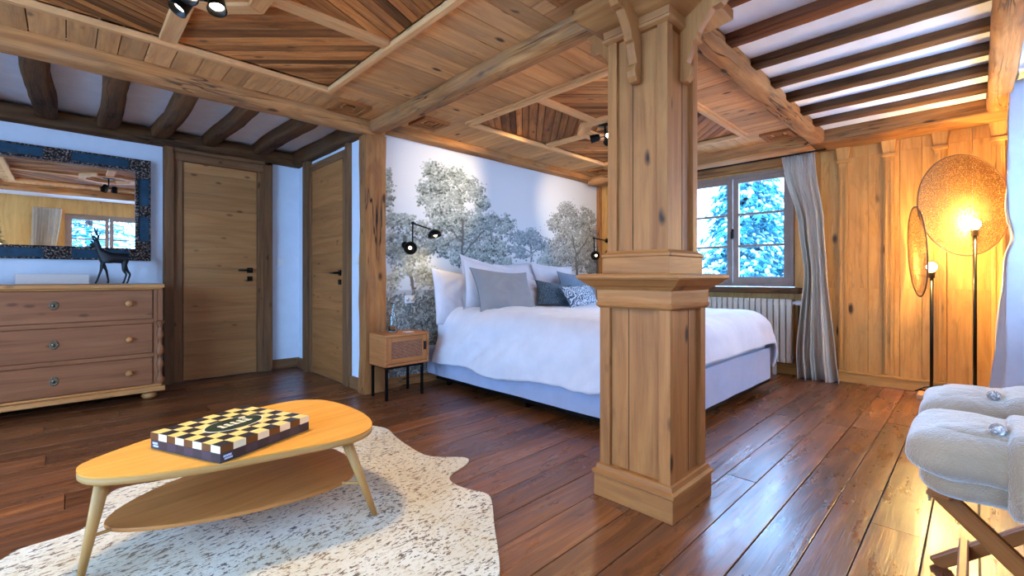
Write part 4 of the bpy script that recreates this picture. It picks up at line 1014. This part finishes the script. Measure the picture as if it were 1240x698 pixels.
for x in (DX0 + .07, DX1 - .06):
    for yy in (DY0 + .05, DY1 - .08):
        m = MB(); m.lathe([(0, 0), (.035, .002), (.05, .02), (.048, .042), (.03, .062), (0, .062)], (x, yy, 0), 20); m.build('bun_foot', 'dressertop', dr)

def deer():
    me = bpy.data.meshes.new('stag_figurine'); V = []; E = []; Rr = []
    def add(p, r, par=None):
        V.append(p); Rr.append(r); i = len(V) - 1
        if par is not None: E.append((par, i))
        return i
    # local: head towards -x, y is width, z up; about 0.4 tall
    pelvis = add((0.055, 0, 0.205), (.040, .044))
    mid = add((0.0, 0, 0.200), (.038, .043), pelvis)
    chest = add((-.055, 0, 0.205), (.040, .054), mid)
    rump = add((0.085, 0, 0.20), (.028, .033), pelvis)
    tail = add((0.103, 0, 0.185), (.008, .008), rump)
    n1 = add((-.078, 0, 0.248), (.022, .028), chest); n2 = add((-.088, 0, 0.285), (.016, .019), n1); hd = add((-.094, 0, 0.312), (.016, .017), n2)
    mz = add((-.122, 0, 0.300), (.011, .011), hd); ns_ = add((-.140, 0, 0.293), (.008, .008), mz)
    for s in (-1, 1):
        e = add((-.085, s * .030, 0.325), (.005, .006), hd)
        a = add((-.092, s * .014, .335), (.0065, .0065), hd); b = add((-.085, s * .040, .358), (.0055, .0055), a); c = add((-.10, s * .052, .385), (.0045, .0045), b); add((-.112, s * .044, .425), (.003, .003), c)
        add((-.075, s * .060, .385), (.003, .003), b); add((-.118, s * .022, .365), (.003, .003), a); add((-.088, s * .070, .415), (.003, .003), c)
        # front legs
        f1 = add((-.060, s * .020, .165), (.017, .014), chest); kx = -.072 if s < 0 else -.035
        f2 = add((kx, s * .021, .10), (.009, .009), f1); f3 = add((kx - .025 if s < 0 else kx + .012, s * .021, .02), (.0065, .0065), f2); add((kx - .036 if s < 0 else kx + .006, s * .021, .005), (.009, .007), f3)
        h1 = add((0.075, s * .021, .155), (.022, .016), rump); dxx = .0 if s < 0 else .028
        h2 = add((0.068 + dxx, s * .022, .105), (.011, .010), h1); h3 = add((0.088 + dxx, s * .022, .075), (.008, .008), h2); h4 = add((0.072 + dxx, s * .022, .015), (.0065, .0065), h3); add((0.062 + dxx, s * .022, .005), (.009, .007), h4)
    me.from_pydata(V, E, []); o = bpy.data.objects.new('stag_figurine', me); C.objects.link(o)
    sk = o.modifiers.new('skin', 'SKIN'); sk.use_smooth_shade = True
    for i, r in enumerate(Rr): me.skin_vertices[0].data[i].radius = r
    me.skin_vertices[0].data[0].use_root = True
    ss = o.modifiers.new('s', 'SUBSURF'); ss.levels = 2; ss.render_levels = 2
    me.materials.append(M['deer']); return o
d = deer(); d.location = (0.262, 4.83, 0.916); d.scale = (0.96, 1.05, 1.04)
tag(d, 'black stag figurine with antlers standing on the pine chest of drawers', 'figurine')
m = MB(); m.box(-.27, .13, 4.92, 5.06, .918, .995, 'x'); o = m.build('storage_box', 'box', loc=(-.07, 5.0, .918), bevel=.003); tag(o, 'low flat pale box on the chest of drawers below the mirror', 'box')

# ================================================================ COFFEE TABLE
TP = [(0.021, 2.041), (0.024, 1.985), (0.047, 1.925), (0.101, 1.874), (0.212, 1.815), (0.356, 1.767), (0.465, 1.745), (0.595, 1.722), (0.71, 1.700), (0.80, 1.695), (0.878, 1.727), (0.932, 1.795), (0.962, 1.90), (0.972, 2.03), (0.965, 2.16), (0.945, 2.27), (0.90, 2.355), (0.83, 2.402), (0.74, 2.405), (0.60, 2.375), (0.42, 2.315), (0.236, 2.229), (0.139, 2.169), (0.065, 2.114), (0.031, 2.075)]
def smooth(P, n=3):
    for _ in range(n):
        Q = []
        for i in range(len(P)):
            a, b = P[i], P[(i + 1) % len(P)]
            Q += [(a[0] * .75 + b[0] * .25, a[1] * .75 + b[1] * .25), (a[0] * .25 + b[0] * .75, a[1] * .25 + b[1] * .75)]
        P = Q
    return P
tb = thing('coffee_table', 'rounded triangular oak coffee table with a lower shelf on the cowhide rug', 'coffee table', (0.55, 2.05, 0))
TH = 0.35
pts = smooth(TP, 2)
m = MB(); m.prism(pts, TH - .006, TH, .15, .5, smooth=False); m.build('tabletop', 'tabletop', tb)
m = MB(); m.prism(pts, TH - .026, TH - .0061, .15, .5, smooth=True); m.build('edge_band', 'tableedge', tb)
SP = [(0.083, 2.04), (0.10, 1.975), (0.15, 1.925), (0.25, 1.86), (0.40, 1.80), (0.56, 1.765), (0.70, 1.757), (0.80, 1.775), (0.87, 1.83), (0.91, 1.92), (0.922, 2.03), (0.915, 2.14), (0.88, 2.24), (0.80, 2.31), (0.68, 2.34), (0.48, 2.32), (0.313, 2.27), (0.2, 2.20), (0.12, 2.12)]
m = MB(); m.prism(smooth(SP, 2), .138, .152, .15, .5); m.build('shelf', 'shelfwood', tb, bevel=.003)
for (a, b) in (((0.084, 1.955), (0.030, 1.99)), ((0.795, 1.755), (0.893, 1.705)), ((0.83, 2.30), (0.915, 2.37))):
    m = MB(); m.tube([(a[0], a[1], TH - .026), (b[0], b[1], 0.007)], [.021, .0105], 18); m.build('leg', 'tableedge', tb)
    m = MB(); t = .48; px, py = a[0] + (b[0] - a[0]) * t, a[1] + (b[1] - a[1]) * t; gx, gy = .5 - px, 2.04 - py; L = math.hypot(gx, gy)
    m.tube([(px, py, .145), (px + gx / L * .07, py + gy / L * .07, .145)], .006); m.build('shelf_pin', 'tableedge', tb)

# board game box
bc = [(0.223, 2.100), (0.362, 1.750), (0.700, 1.895), (0.560, 2.240)]
ctr = (sum(p[0] for p in bc) / 4, sum(p[1] for p in bc) / 4)
e1 = Vector((bc[2][0] - bc[1][0], bc[2][1] - bc[1][1], 0)); S = e1.length; e1.normalize(); e2 = Vector((-e1.y, e1.x, 0)); S = .368
gb = thing('board_game_box', 'flat board game box with a chequered lid lying on the coffee table', 'game box', (ctr[0], ctr[1], TH))
def bp(a, b, z): p = Vector((ctr[0], ctr[1], 0)) + e1 * a + e2 * b; return (p.x, p.y, z)
def bbox(m, a0, a1, b0, b1, z0, z1, mi=0): m.hexa([bp(a, b, z) for z in (z0, z1) for b in (b0, b1) for a in (a0, a1)], 0, .5, mi)
h = S / 2
m = MB(); q = S / 8
bbox(m, -h, h, -h, h, TH + .001, TH + .032)
m.build('box_base', 'boxdark', gb)
def ring(name, r, z0, z1, mt, par, sh):
    m = MB(); m.v.extend([bp(a, b, z) for z in (z0, z1) for a, b in ((-r, -r), (r, -r), (r, r), (-r, r))])
    for k in range(4):
        j = (k + 1) % 4; o = sh / 8
        m.face([k, j, j + 4, k + 4], [(o, .01), (1 + o, .01), (1 + o, .11), (o, .11)], .5)
    return m.build(name, mt, par)
ring('base_print', h + .0006, TH + .002, TH + .032, 'basecheck', gb, 0)
m = MB(); bbox(m, -h - .001, h + .001, -h - .001, h + .001, TH + .033, TH + .058)
lid = m.build('lid', 'boxdark', gb)
m = MB(); b0 = len(m.v); m.v.extend([bp(-h - .001, -h - .001, TH + .0584), bp(h + .001, -h - .001, TH + .0584), bp(h + .001, h + .001, TH + .0584), bp(-h - .001, h + .001, TH + .0584)])
m.face([b0, b0 + 1, b0 + 2, b0 + 3], [(0, 0), (1, 0), (1, 1), (0, 1)], .5); m.build('chequer_print', 'chess', lid)
ring('lid_edge_print', h + .0018, TH + .034, TH + .0585, 'edgecheck', lid, 0)
m = MB(); N = 40
def ell(s, z0, z1, n=N, ra=.105, rb=.068): return [bp(ra * s * math.cos(2 * PI * k / n), rb * s * math.sin(2 * PI * k / n), 0)[:2] for k in range(n)], z0, z1
p, z0, z1 = ell(1.06, TH + .0584, TH + .0590); m.prism(p, z0, z1); m.build('oval_border', 'cream', lid)
p, z0, z1 = ell(1.0, TH + .0590, TH + .0596); m = MB(); m.prism(p, z0, z1); m.build('oval_print', 'boxgreen', lid)
m = MB()
for k in range(5):
    a = -.05 + k * .025
    bbox(m, a - .010, a + .010, -.022, -.010, TH + .0594, TH + .0602); bbox(m, a - .006, a + .006, -.010, .006, TH + .0594, TH + .0602)
    m.prism([bp(a + .008 * math.cos(2 * PI * j / 10), .012 + .008 * math.sin(2 * PI * j / 10), 0)[:2] for j in range(10)], TH + .0594, TH + .0602)
m.prism([bp(.058 + .014 * math.cos(2 * PI * j / 12), .036 + .010 * math.sin(2 * PI * j / 12), 0)[:2] for j in range(12)], TH + .0594, TH + .0602)
m.build('emblem', 'cream', lid)
for side in (0, 1):
    m = MB()
    for i in range(5):
        for (o, za, zb) in ((.010, .018, .025), (.014, .009, .015)):
            if side == 0: bbox(m, -h + o + i * .0058, -h + o + .005 + i * .0058, -h - .0012, -h, TH + za, TH + zb)
            else: bbox(m, -h - .0012, -h, h - o - .005 - i * .0058, h - o - i * .0058, TH + za, TH + zb)
    m.build('logo', 'boxlogo', gb)

# ================================================================ COWHIDE RUG
RG = [(-0.30, 2.20), (-0.162, 2.326), (-0.132, 2.366), (-0.092, 2.378), (-0.021, 2.38), (0.044, 2.40), (0.085, 2.50), (0.11, 2.62), (0.148, 2.72), (0.214, 2.738), (0.322, 2.705), (0.50, 2.70), (0.72, 2.78), (0.95, 2.86), (1.2, 2.87), (1.36, 2.81), (1.423, 2.74), (1.456, 2.618), (1.42, 2.446), (1.398, 2.28), (1.388, 2.15), (1.40, 2.06), (1.45, 1.995), (1.515, 1.93), (1.522, 1.885), (1.49, 1.852), (1.43, 1.825), (1.36, 1.805), (1.309, 1.765), (1.294, 1.701), (1.305, 1.62), (1.335, 1.54), (1.315, 1.47), (1.174, 1.294), (1.085, 1.177), (1.004, 1.083), (0.86, 0.95), (0.6, 0.8), (0.3, 0.75), (-.05, 0.8), (-.3, 1.0), (-.45, 1.3), (-.62, 1.5), (-.60, 1.65), (-.45, 1.75), (-.42, 1.95)]
def cr_(P, n=4):
    out = []
    for i in range(len(P)):
        p0, p1, p2, p3 = [Vector((*P[(i + k) % len(P)], 0)) for k in (-1, 0, 1, 2)]
        for j in range(n):
            t = j / n; q = 0.5 * ((2 * p1) + (p2 - p0) * t + (2 * p0 - 5 * p1 + 4 * p2 - p3) * t * t + (3 * p1 - p0 - 3 * p2 + p3) * t ** 3); out.append((q.x, q.y))
    return out
m = MB(); m.prism(cr_(RG), 0.0005, 0.006, 0, .5)
rug = m.build('cowhide_rug', 'rug', loc=(0.5, 1.8, 0)); tag(rug, 'cream speckled cowhide rug on the floor under the coffee table', 'rug')

# ================================================================ FLOOR LAMP
fl = thing('floor_lamp', 'double-stem floor lamp with two large round woven disc shades in the wood-panelled corner', 'floor lamp', (4.92, 0.12, 0))
m = MB(); m.box(4.82, 5.0, -0.12, 0.335, 0, 0.042, 'y', .5); m.build('base', 'slab', fl, bevel=.006)
for (yy, zt) in ((0.25, 1.00), (0.008, 1.32)):
    xx = 4.90
    m = MB(); m.tube([(xx, yy, .04), (xx, yy, zt)], .011, 12); m.build('pole', 'black', fl)
    m = MB(); m.lathe([(0, 0), (.02, 0), (.02, .035), (.026, .037), (.026, .05), (.018, .055), (0, .055)], (xx, yy, zt - .035), 16); m.build('socket', 'brass', fl)
    m = MB(); m.sphere((xx, yy, zt + .052), .033, 16, (1, 1, 1.1)); m.build('bulb', 'bulb', fl)
def disc(c, r, nrm):
    n = Vector(nrm).normalized(); c = Vector(c); e1 = n.orthogonal().normalized(); e2 = n.cross(e1)
    m = MB(); N = 64; b = len(m.v)
    for s in (-.0015, .0015):
        for k in range(N): m.v.append(tuple(c + n * s + (e1 * math.cos(2 * PI * k / N) + e2 * math.sin(2 * PI * k / N)) * r))
    m.face([b + N + k for k in range(N)], [(0, 0)] * N, .5); m.face([b + k for k in range(N)][::-1], [(0, 0)] * N, .5)
    d = m.build('disc_shade', 'disc', fl)
    m = MB(); pr = [c + (e1 * math.cos(2 * PI * k / N) + e2 * math.sin(2 * PI * k / N)) * r for k in range(N + 1)]
    m.tube(pr, .005, 8, caps=False); m.build('rim', 'jute', d)
disc((4.875, 0.064, 1.52), 0.385, (-.643, -.766, 0.04))
disc((4.78, 0.328, 1.172), 0.352, (.225, -.97, 0.05))
for pth in ([(4.90, .008, 1.29), (4.93, .015, 1.29)], [(4.90, .25, .97), (4.875, .345, .99)]):
    m = MB(); m.tube(pth, .005); m.build('bracket', 'black', fl)
m = MB()
m.tube([(4.97, .25, .045), (5.02, .32, .045), (5.06, .36, .02), (5.08, .30, .06), (5.10, .18, .09), (5.09, .08, .10), (5.06, .06, .05), (5.03, .12, .01), (5.05, .2, .006), (5.08, .05, .006), (5.1, -.1, .01), (5.08, -.16, .07), (5.1, -.08, .10), (5.12, -.06, .05), (5.12, -.2, .01), (5.14, -.35, .02)], .0045, 6)
m.build('cord', 'black', fl)

# ================================================================ CURTAINS
def curtain(fn_c, nfold, zt, mat, name, label, seed=0, amp=.03, pleat=0):
    m = MB()
    def fn(u, v):
        z = zt * (1 - v)
        c, wv, ax, am = fn_c(z)
        nz = noise.noise(Vector((u * 3.1 + seed, z * .7, seed * 2)))
        ph = (u + .06 * math.sin(u * 7 + seed) + .05 * nz) * nfold * 2 * PI + seed
        nrm = Vector((-ax[1], ax[0], 0))
        lo = math.sin(ph) + .38 * math.sin(ph * 2.17 + z * 1.1 + seed) + .22 * math.sin(ph * 3.7 - z * .8)
        off = am * lo * (1 - .0 * v) + .012 * noise.noise(Vector((u * 8, z * 2.5, seed)))
        if pleat:
            k = max(0.0, 1 - (zt - z) / .45); pk = math.sin(u * pleat * 2 * PI)
            off = off * (1 - k * .75) + .011 * pk * k ** .7 - .006 * math.exp(-((zt - z - .10) / .012) ** 2)
        p = Vector((c[0], c[1], z)) + Vector((ax[0], ax[1], 0)) * ((u - .5) * wv + .12 * wv / nfold * math.cos(ph * 1.0)) + nrm * off
        return p
    m.grid(fn, max(nfold * 20, pleat * 8), 70)
    o = m.build(name, mat); s = o.modifiers.new('s', 'SOLIDIFY'); s.thickness = .003
    tag(o, label, 'curtain'); return o
def itp(tab, z):
    for (z0, a), (z1, b) in zip(tab, tab[1:]):
        if z <= z1 or (z1, b) == tab[-1]:
            t = max(0, min(1, (z - z0) / (z1 - z0))); t = t * t * (3 - 2 * t) * .5 + t * .5
            return [p + (q - p) * t for p, q in zip(a, b)]
def c1f(z):
    yl, yr, am = itp([(0, (1.20, .875, .055)), (.25, (1.215, .90, .05)), (1.0, (1.15, .965, .038)), (1.5, (1.20, .995, .034)), (2.0, (1.325, 1.06, .024)), (2.15, (1.35, 1.07, .018))], z)
    return ((5.04, (yl + yr) / 2), yl - yr, (0, 1), am)
curtain(c1f, 4, 2.15, 'curtain', 'window_curtain', 'long cream curtain hanging beside the snowy window', 0.6, pleat=15)
m = MB(); m.tube([(5.04, .98, 2.16), (5.04, 2.6, 2.16)], .009); o = m.build('curtain_rail', 'black', loc=(5.04, 1.8, 2.16)); tag(o, 'thin dark curtain rail under the beam over the snowy window', 'curtain rail')
def c2f(z):
    yc, w, am = itp([(0, (-.25, .55, .13)), (.5, (-.26, .50, .11)), (1.1, (-.265, .34, .085)), (1.24, (-.275, .26, .07)), (1.4, (-.27, .32, .085)), (2.25, (-.27, .5, .08))], z)
    return ((4.62, yc), w, (1, 0), am)
curtain(c2f, 8, 2.25, 'curtaingray', 'window_curtain', 'grey-white curtain gathered at the right wall behind the luggage rack', 2)
def c3f(z):
    xc, w, am = itp([(0, (-.32, .35, .03)), (1.0, (-.30, .25, .03)), (2.1, (-.22, .34, .025))], z)
    return ((xc, -.46), w, (1, 0), am)
curtain(c3f, 7, 2.12, 'curtain', 'window_curtain', 'cream curtain beside the window reflected in the mirror', 4)

# ================================================================ LUGGAGE RACK + ROBES
rk = thing('luggage_rack', 'folding wooden luggage rack with crossed legs carrying two folded robes', 'luggage rack', (1.8, -.17, 0))
def bar(p, q, w, t, up=(1, 0, 0)):
    m = MB(); p, q = Vector(p), Vector(q); d = (q - p).normalized(); u = Vector(up); u = (u - d * u.dot(d)).normalized(); s = d.cross(u)
    P = []
    for a in (p, q): P += [a - u * t / 2 - s * w / 2, a + u * t / 2 - s * w / 2, a - u * t / 2 + s * w / 2, a + u * t / 2 + s * w / 2]
    tint = rnd(); b = len(m.v); m.v.extend([tuple(x) for x in P]); L = (q - p).length
    for qd in ((0, 2, 3, 1), (4, 5, 7, 6)): m.face([b + i for i in qd], [(0, 0), (0, .05), (.05, .05), (.05, 0)], tint)
    for k, (i, j) in enumerate(((0, 1), (1, 3), (3, 2), (2, 0))):
        m.face([b + i, b + j, b + j + 4, b + i + 4], [(3 * k, 0), (3 * k, .05), (3 * k + L, .05), (3 * k + L, 0)], tint)
    return m
for x, sg in ((1.53, 1), (2.13, -1)):
    bar((x, .075, .455), (x, -.40, .0), .042, .024).build('leg', 'rackwood', rk, bevel=.006)
    bar((x + sg * .026, -.415, .455), (x + sg * .026, .10, .0), .042, .024).build('leg', 'rackwood', rk, bevel=.006)
for yy in (.062, -.40):
    m = MB(); m.box(1.50, 2.17, yy - .02, yy + .02, .435, .46, 'x'); m.build('rail', 'rackwood', rk, bevel=.005)
for yy in (.062, -.36):
    m = MB(); m.box(1.545, 2.14, yy - .045, yy - .02, .055, .10, 'x'); m.build('stretcher', 'rackwood', rk, bevel=.005)
m = MB(); m.box(1.515, 1.545, .079, .084, .42, .45); m.tube([(1.53, .08, .435), (1.53, .088, .435)], .006); m.build('hinge_plate', 'brass', rk)
for x in (1.6, 1.83, 2.06):
    m = MB(); m.box(x - .025, x + .025, -.40, .06, .452, .456, 'y'); m.build('webbing_strap', 'black', rk)
def robe(name, x0, x1, zb, zt, y1, mat, label, seed, skew=0.0):
    """a fleece robe folded into a fat pad: rounded layers, a sleeve wrapped round it, a clasp"""
    m = MB(); y0 = -.42
    xc, w, h = (x0 + x1) / 2, (x1 - x0) / 2, (zt - zb) / 2
    def layer(za, zc, inset, sd):
        hh = (zc - za) / 2; zm = (za + zc) / 2; ww = w - inset; yy1 = y1 - inset
        def fn(u, v):
            L = yy1 - y0; r = .085
            d = u * L                      # distance from the rounded end
            e = min(1, d / r); e = math.sin(e * PI / 2) if e < 1 else 1
            f = min(1, (L - d) / .03)
            R = (e ** .55) * max(.02, f ** .5); yy = yy1 - (d if d > r else r * (1 - math.cos(min(1, d / r) * PI / 2)))
            a = 2 * PI * v; ca, sa = math.cos(a), math.sin(a)
            sx = math.copysign(abs(ca) ** .5, ca); sz = math.copysign(abs(sa) ** .62, sa)
            x = xc + sx * ww * (.55 + .45 * R) * (1 if R > .03 else .02); z = zm + sz * hh * R
            n = noise.noise(Vector((x * 6 + sd, yy * 6, z * 9))) * .016 + noise.noise(Vector((x * 17, yy * 17 + sd, z * 17))) * .005
            return (x + sx * n * R, yy + n * .6, z + sz * n * .7 * R)
        m.grid(fn, 56, 52, cv=True)
    T = zt - zb
    layer(zb, zb + T * .66, .022, seed); layer(zb + T * .26, zt, .0, seed + 3); layer(zt - T * .30, zt + .006, .040, seed + 6)
    o = m.build(name, mat, loc=(xc, -.15, zb)); tag(o, label, 'robe', 'folded robes on the luggage rack')
    b = MB(); yb = -.045 + skew
    def bf(u, v):
        a = 2 * PI * v; ca, sa = math.cos(a), math.sin(a); sx = math.copysign(abs(ca) ** .5, ca); sz = math.copysign(abs(sa) ** .6, sa)
        tt = (u - .5) * 2; q = math.sqrt(max(0, 1 - tt ** 6)) * .022 - .004
        n = noise.noise(Vector((sx * 2.5, tt * 2 + seed, sz * 2.5))) * .006 + .003 * math.sin(tt * 7 + seed)
        return (xc + sx * (w + q + n), yb - .09 + tt * .09, max((zb + h) + sz * (h + q + n), zb - .003))
    b.grid(bf, 20, 56, cv=True); b.build('wrapped_sleeve', mat, o)
    c = MB(); c.sphere((xc - w * .5, yb + .012, zt + .010), .015, 12, (2.0, 1, .8)); k = c.build('crystal_clasp', 'crystal', o); k['label'] = 'clear crystal clasp'
robe('folded_robe', 1.37, 1.655, .472, .63, .115, 'fleece', 'beige fleece robe folded on the luggage rack, the nearer of the two', 1)
robe('folded_robe', 1.715, 2.03, .472, .64, .120, 'fleecegray', 'greyish fleece robe folded on the luggage rack, behind the nearer one', 5, .0)

# ================================================================ CEILING SPOTLIGHTS
def spotlight(mx, my, label, heads, z0, drop):
    t = thing('ceiling_spotlight', label, 'ceiling light', (mx, my, z0))
    m = MB(); m.lathe([(0, 0), (.06, 0), (.06, -.02), (0, -.022)], (mx, my, z0), 24); m.build('ceiling_plate', 'black', t)
    m = MB(); m.tube([(mx, my, z0 - .02), (mx, my, z0 - drop)], .008); m.build('stem', 'black', t)
    for (dx, dy, ax) in heads:
        ax = Vector(ax).normalized(); c = Vector((mx + dx, my + dy, z0 - drop - .01))
        m = MB(); m.tube([(mx, my, z0 - drop), tuple(c - ax * .01)], .005); m.lathe([(0.001, -.045), (.022, -.045), (.030, -.03), (.036, .03), (.038, .035), (.033, .035), (.030, .0), (.001, -.002)], c, 20, tuple(ax)); h = m.build('spot_head', 'black', t)
        m = MB(); m.lathe([(.0001, .012), (.012, .014), (.022, .012), (.027, .006), (.0001, .003)], c, 16, tuple(ax)); m.build('lamp', 'spotbulb', h)
    return t
H1 = [(.060, -.035, (-.05, -.45, -1)), (-.045, .075, (-.6, -.1, -1)), (-.035, -.055, (-.4, -.55, -1))]
spotlight(c1[0], c1[1], 'cluster of three small spotlights hanging over the coffee table', H1, ZC + .018, .14)
H2 = [(.08, .02, (1.2, 1.3, -.35)), (-.05, .07, (-.62, 1.3, -.28)), (-.05, -.075, (-.8, -.3, -1))]
spotlight(c2[0] - .1, c2[1], 'cluster of three black spotlights on the boarded ceiling above the bed', H2, ZC + .018, .11)

# ================================================================ CHRISTMAS TREE (seen in the mirror)
xt = thing('christmas_tree', 'small lit christmas tree reflected at the left edge of the mirror', 'christmas tree', (-.85, .15, 0))
m = MB(); m.tube([(-.85, .15, 0), (-.85, .15, 1.95)], [.03, .008]); m.build('trunk', 'bark', xt)
m = MB(); rs = random.Random(5)
for k in range(1500):
    q = rs.random() ** .8; z = .35 + q * 1.6; R = .40 * (1 - q) + .03; a = rs.random() * 2 * PI; r = R * (.35 + .65 * rs.random())
    p = Vector((-.85 + r * math.cos(a), .15 + r * math.sin(a), z)); d = Vector((math.cos(a), math.sin(a), -.15)) * .07 + Vector((rs.uniform(-.03, .03), rs.uniform(-.03, .03), rs.uniform(-.02, .02)))
    m.tube([p, p + d], [.012, .002], 4, caps=False)
m.build('branches', 'xgreen', xt)
m = MB()
for k in range(60):
    q = (k + .5) / 60; z = .4 + q * 1.5; R = .40 * (1 - q) + .04; a = k * 2.4
    m.sphere((-.85 + R * math.cos(a), .15 + R * math.sin(a), z), .009, 6)
m.build('light_string', 'fairy', xt)['kind'] = 'stuff'

# ================================================================ OUTSIDE
def fir(x, y, h, R, seed, label, zmin=.0, nb=150):
    rs = random.Random(seed); t = thing('fir_tree', label, 'tree', (x, y, -1.2), 'snowy firs outside the windows')
    m = MB(); m.tube([(x, y, -1.2), (x, y, -1.2 + h)], [.16, .02], 10); m.build('trunk', 'bark', t)
    nd = MB(); sn = MB()
    for k in range(nb):
        q = (k + rs.random()) / nb; z = -1.0 + q * (h - .2); L = R * (1 - q) + .15; a = k * 2.399 + rs.uniform(-.3, .3)
        d = Vector((math.cos(a), math.sin(a), 0)); sd = Vector((-d.y, d.x, 0)); L *= rs.uniform(.75, 1.1)
        NS = 11; rise = rs.uniform(-.15, .35)
        for i in range(NS):
            s = (i + .5) / NS; c = Vector((x, y, z)) + d * (L * s) + Vector((0, 0, rise * L * s - .45 * L * s * s))
            wd = .34 * L * (1 - s) * .9 + .07
            for g in (-1, 1):
                tip = c + sd * g * wd * rs.uniform(.7, 1.1) + d * wd * .7 + Vector((0, 0, rs.uniform(-.16, .05)))
                mid_ = (c + tip) / 2 + Vector((0, 0, .015)); nd.tube([c, mid_, tip], [.022, .022, .003], 4, caps=False)
                for hh in (.45, .8):
                    b0 = c + (tip - c) * hh; nd.tube([b0, b0 + sd * g * .07 + d * .02 + Vector((0, 0, -.05))], [.014, .002], 3, caps=False); nd.tube([b0, b0 + d * .08 - Vector((0, 0, .04))], [.014, .002], 3, caps=False)
                if rs.random() < .62:
                    c1_ = c + (tip - c) * .2 + Vector((0, 0, .022)); c2_ = c + (tip - c) * rs.uniform(.6, .95) + Vector((0, 0, .02))
                    sn.tube([c1_, (c1_ + c2_) / 2 + Vector((0, 0, .012)), c2_], [.012, rs.uniform(.02, .045), .008], 5, caps=False)
    nd.build('needles', 'needles', t); sn.build('snow_cover', 'snow', t)
fir(8.1, 2.75, 4.35, 1.75, 1, 'snow-laden fir tree right outside the window beside the bed')
fir(11.6, 6.4, 4.9, 2.1, 2, 'snow-laden fir tree beyond the left window sash', nb=130)
fir(11.8, 3.6, 5.0, 2.2, 3, 'snow-laden fir tree beyond the right window sash', nb=130)
fir(0.5, -9.0, 7.5, 2.8, 4, 'snow-laden fir tree seen only as a reflection in the mirror', nb=110)
m = MB(); m.box(-14, 30, -20, 20, -1.4, -1.2); g = m.build('snow_ground', 'snowground'); tag(g, 'snow-covered ground outside the windows', 'snow'); g['kind'] = 'structure'

# ================================================================ LIGHT
w = bpy.data.worlds.new('World'); bpy.context.scene.world = w; w.use_nodes = True
nt = w.node_tree; bgn = nt.nodes['Background']; bgn.inputs[0].default_value = (0.32, 0.57, 1.0, 1); bgn.inputs[1].default_value = 15
def area(name, loc, target, sx, sy, power, colr):
    l = bpy.data.lights.new(name, 'AREA'); l.shape = 'RECTANGLE'; l.size = sx; l.size_y = sy; l.energy = power; l.color = colr
    o = bpy.data.objects.new(name, l); C.objects.link(o); o.location = loc
    o.rotation_euler = (Vector(target) - Vector(loc)).to_track_quat('-Z', 'Y').to_euler(); return o
DAY = (0.34, 0.56, 1.0)
area('added_sky_panel', (14.5, 5.0, 6.0), (5.2, 1.9, 1.5), 8.0, 3.4, 1500, DAY)  # lamp added outside, out of view, to strengthen the window sheen on the floor
def spot(name, loc, tgt, power, colr, ang=80, blend=.6, rad=.03):
    l = bpy.data.lights.new(name, 'SPOT'); l.energy = power; l.color = colr; l.spot_size = math.radians(ang); l.spot_blend = blend; l.shadow_soft_size = rad
    o = bpy.data.objects.new(name, l); C.objects.link(o); o.location = loc
    o.rotation_euler = (Vector(tgt) - Vector(loc)).to_track_quat('-Z', 'Y').to_euler(); return o
WARM = (1.0, 0.77, 0.42); WW = (1.0, 0.80, 0.56)
zs = ZC + .018 - .14 - .06
for (dx, dy, ax) in H1:
    a = Vector(ax).normalized(); p = Vector((c1[0] + dx, c1[1] + dy, ZC - .13)) + a * .04; spot('table_spot', p, p + a, 26, WARM, 150, .6, .02)
for (dx, dy, ax) in H2:
    a = Vector(ax).normalized(); p = Vector((c2[0] - .1 + dx, c2[1] + dy, ZC - .10)) + a * .04; spot('bed_spot', p, p + a, 20 if a.z < -.6 else 60, WARM, 150 if a.z < -.6 else 50, 1.0, .02)
for nm, loc, rot, sx, sy in (('portal', (XW + .2, 1.85, 1.47), (0, -PI / 2, 0), 1.2, 1.2), ('portal', (.55, -.72, 1.47), (PI / 2, 0, 0), 1.15, 1.2), ('portal', (3.8, -.72, 1.47), (PI / 2, 0, 0), 1.22, 1.2), ('portal', (-2.46, 1.7, 1.2), 0, 2.8, 1.8)):
    l = bpy.data.lights.new(nm, 'AREA'); l.shape = 'RECTANGLE'; l.size = sx; l.size_y = sy; l.cycles.is_portal = True
    o = bpy.data.objects.new(nm, l); C.objects.link(o); o.location = loc
    o.rotation_euler = Vector((-1, 0, 0) if loc[0] > 5 else (1, 0, 0) if loc[0] < -2 else (0, 1, 0)).to_track_quat('-Z', 'Z').to_euler()
def point(name, loc, power, colr, r=.03):
    l = bpy.data.lights.new(name, 'POINT'); l.energy = power; l.color = colr; l.shadow_soft_size = r
    o = bpy.data.objects.new(name, l); C.objects.link(o); o.location = loc; return o
point('lamp_bulb_light', (4.865, .25, 1.06), 44, (1.0, .68, .24)); point('lamp_bulb_light', (4.865, .008, 1.38), 74, (1.0, .68, .24))
spot('sconce_light', (2.365, 3.39, 1.33), (2.38, 3.42, 0.6), 3, WARM, 130)

# ================================================================ CAMERA
cam = bpy.data.cameras.new('Camera'); co = bpy.data.objects.new('Camera', cam); C.objects.link(co)
cam.sensor_width = 36; cam.lens = 551 / 1240 * 36; cam.shift_y = -13 / 1240; cam.clip_start = .02
co.location = (0, 0, 0.97); co.rotation_euler = (PI / 2, 0, math.radians(45.6 - 90))
sc_ = bpy.context.scene; sc_.camera = co
vs = sc_.view_settings; vs.view_transform = 'Standard'; vs.look = 'None'; vs.exposure = 0.78; vs.gamma = 1.0; vs.use_curve_mapping = False
sc_.cycles.use_denoising = True; sc_.cycles.sample_clamp_indirect = 6; sc_.cycles.max_bounces = 8; sc_.cycles.diffuse_bounces = 5
sc_.cycles.transparent_max_bounces = 12
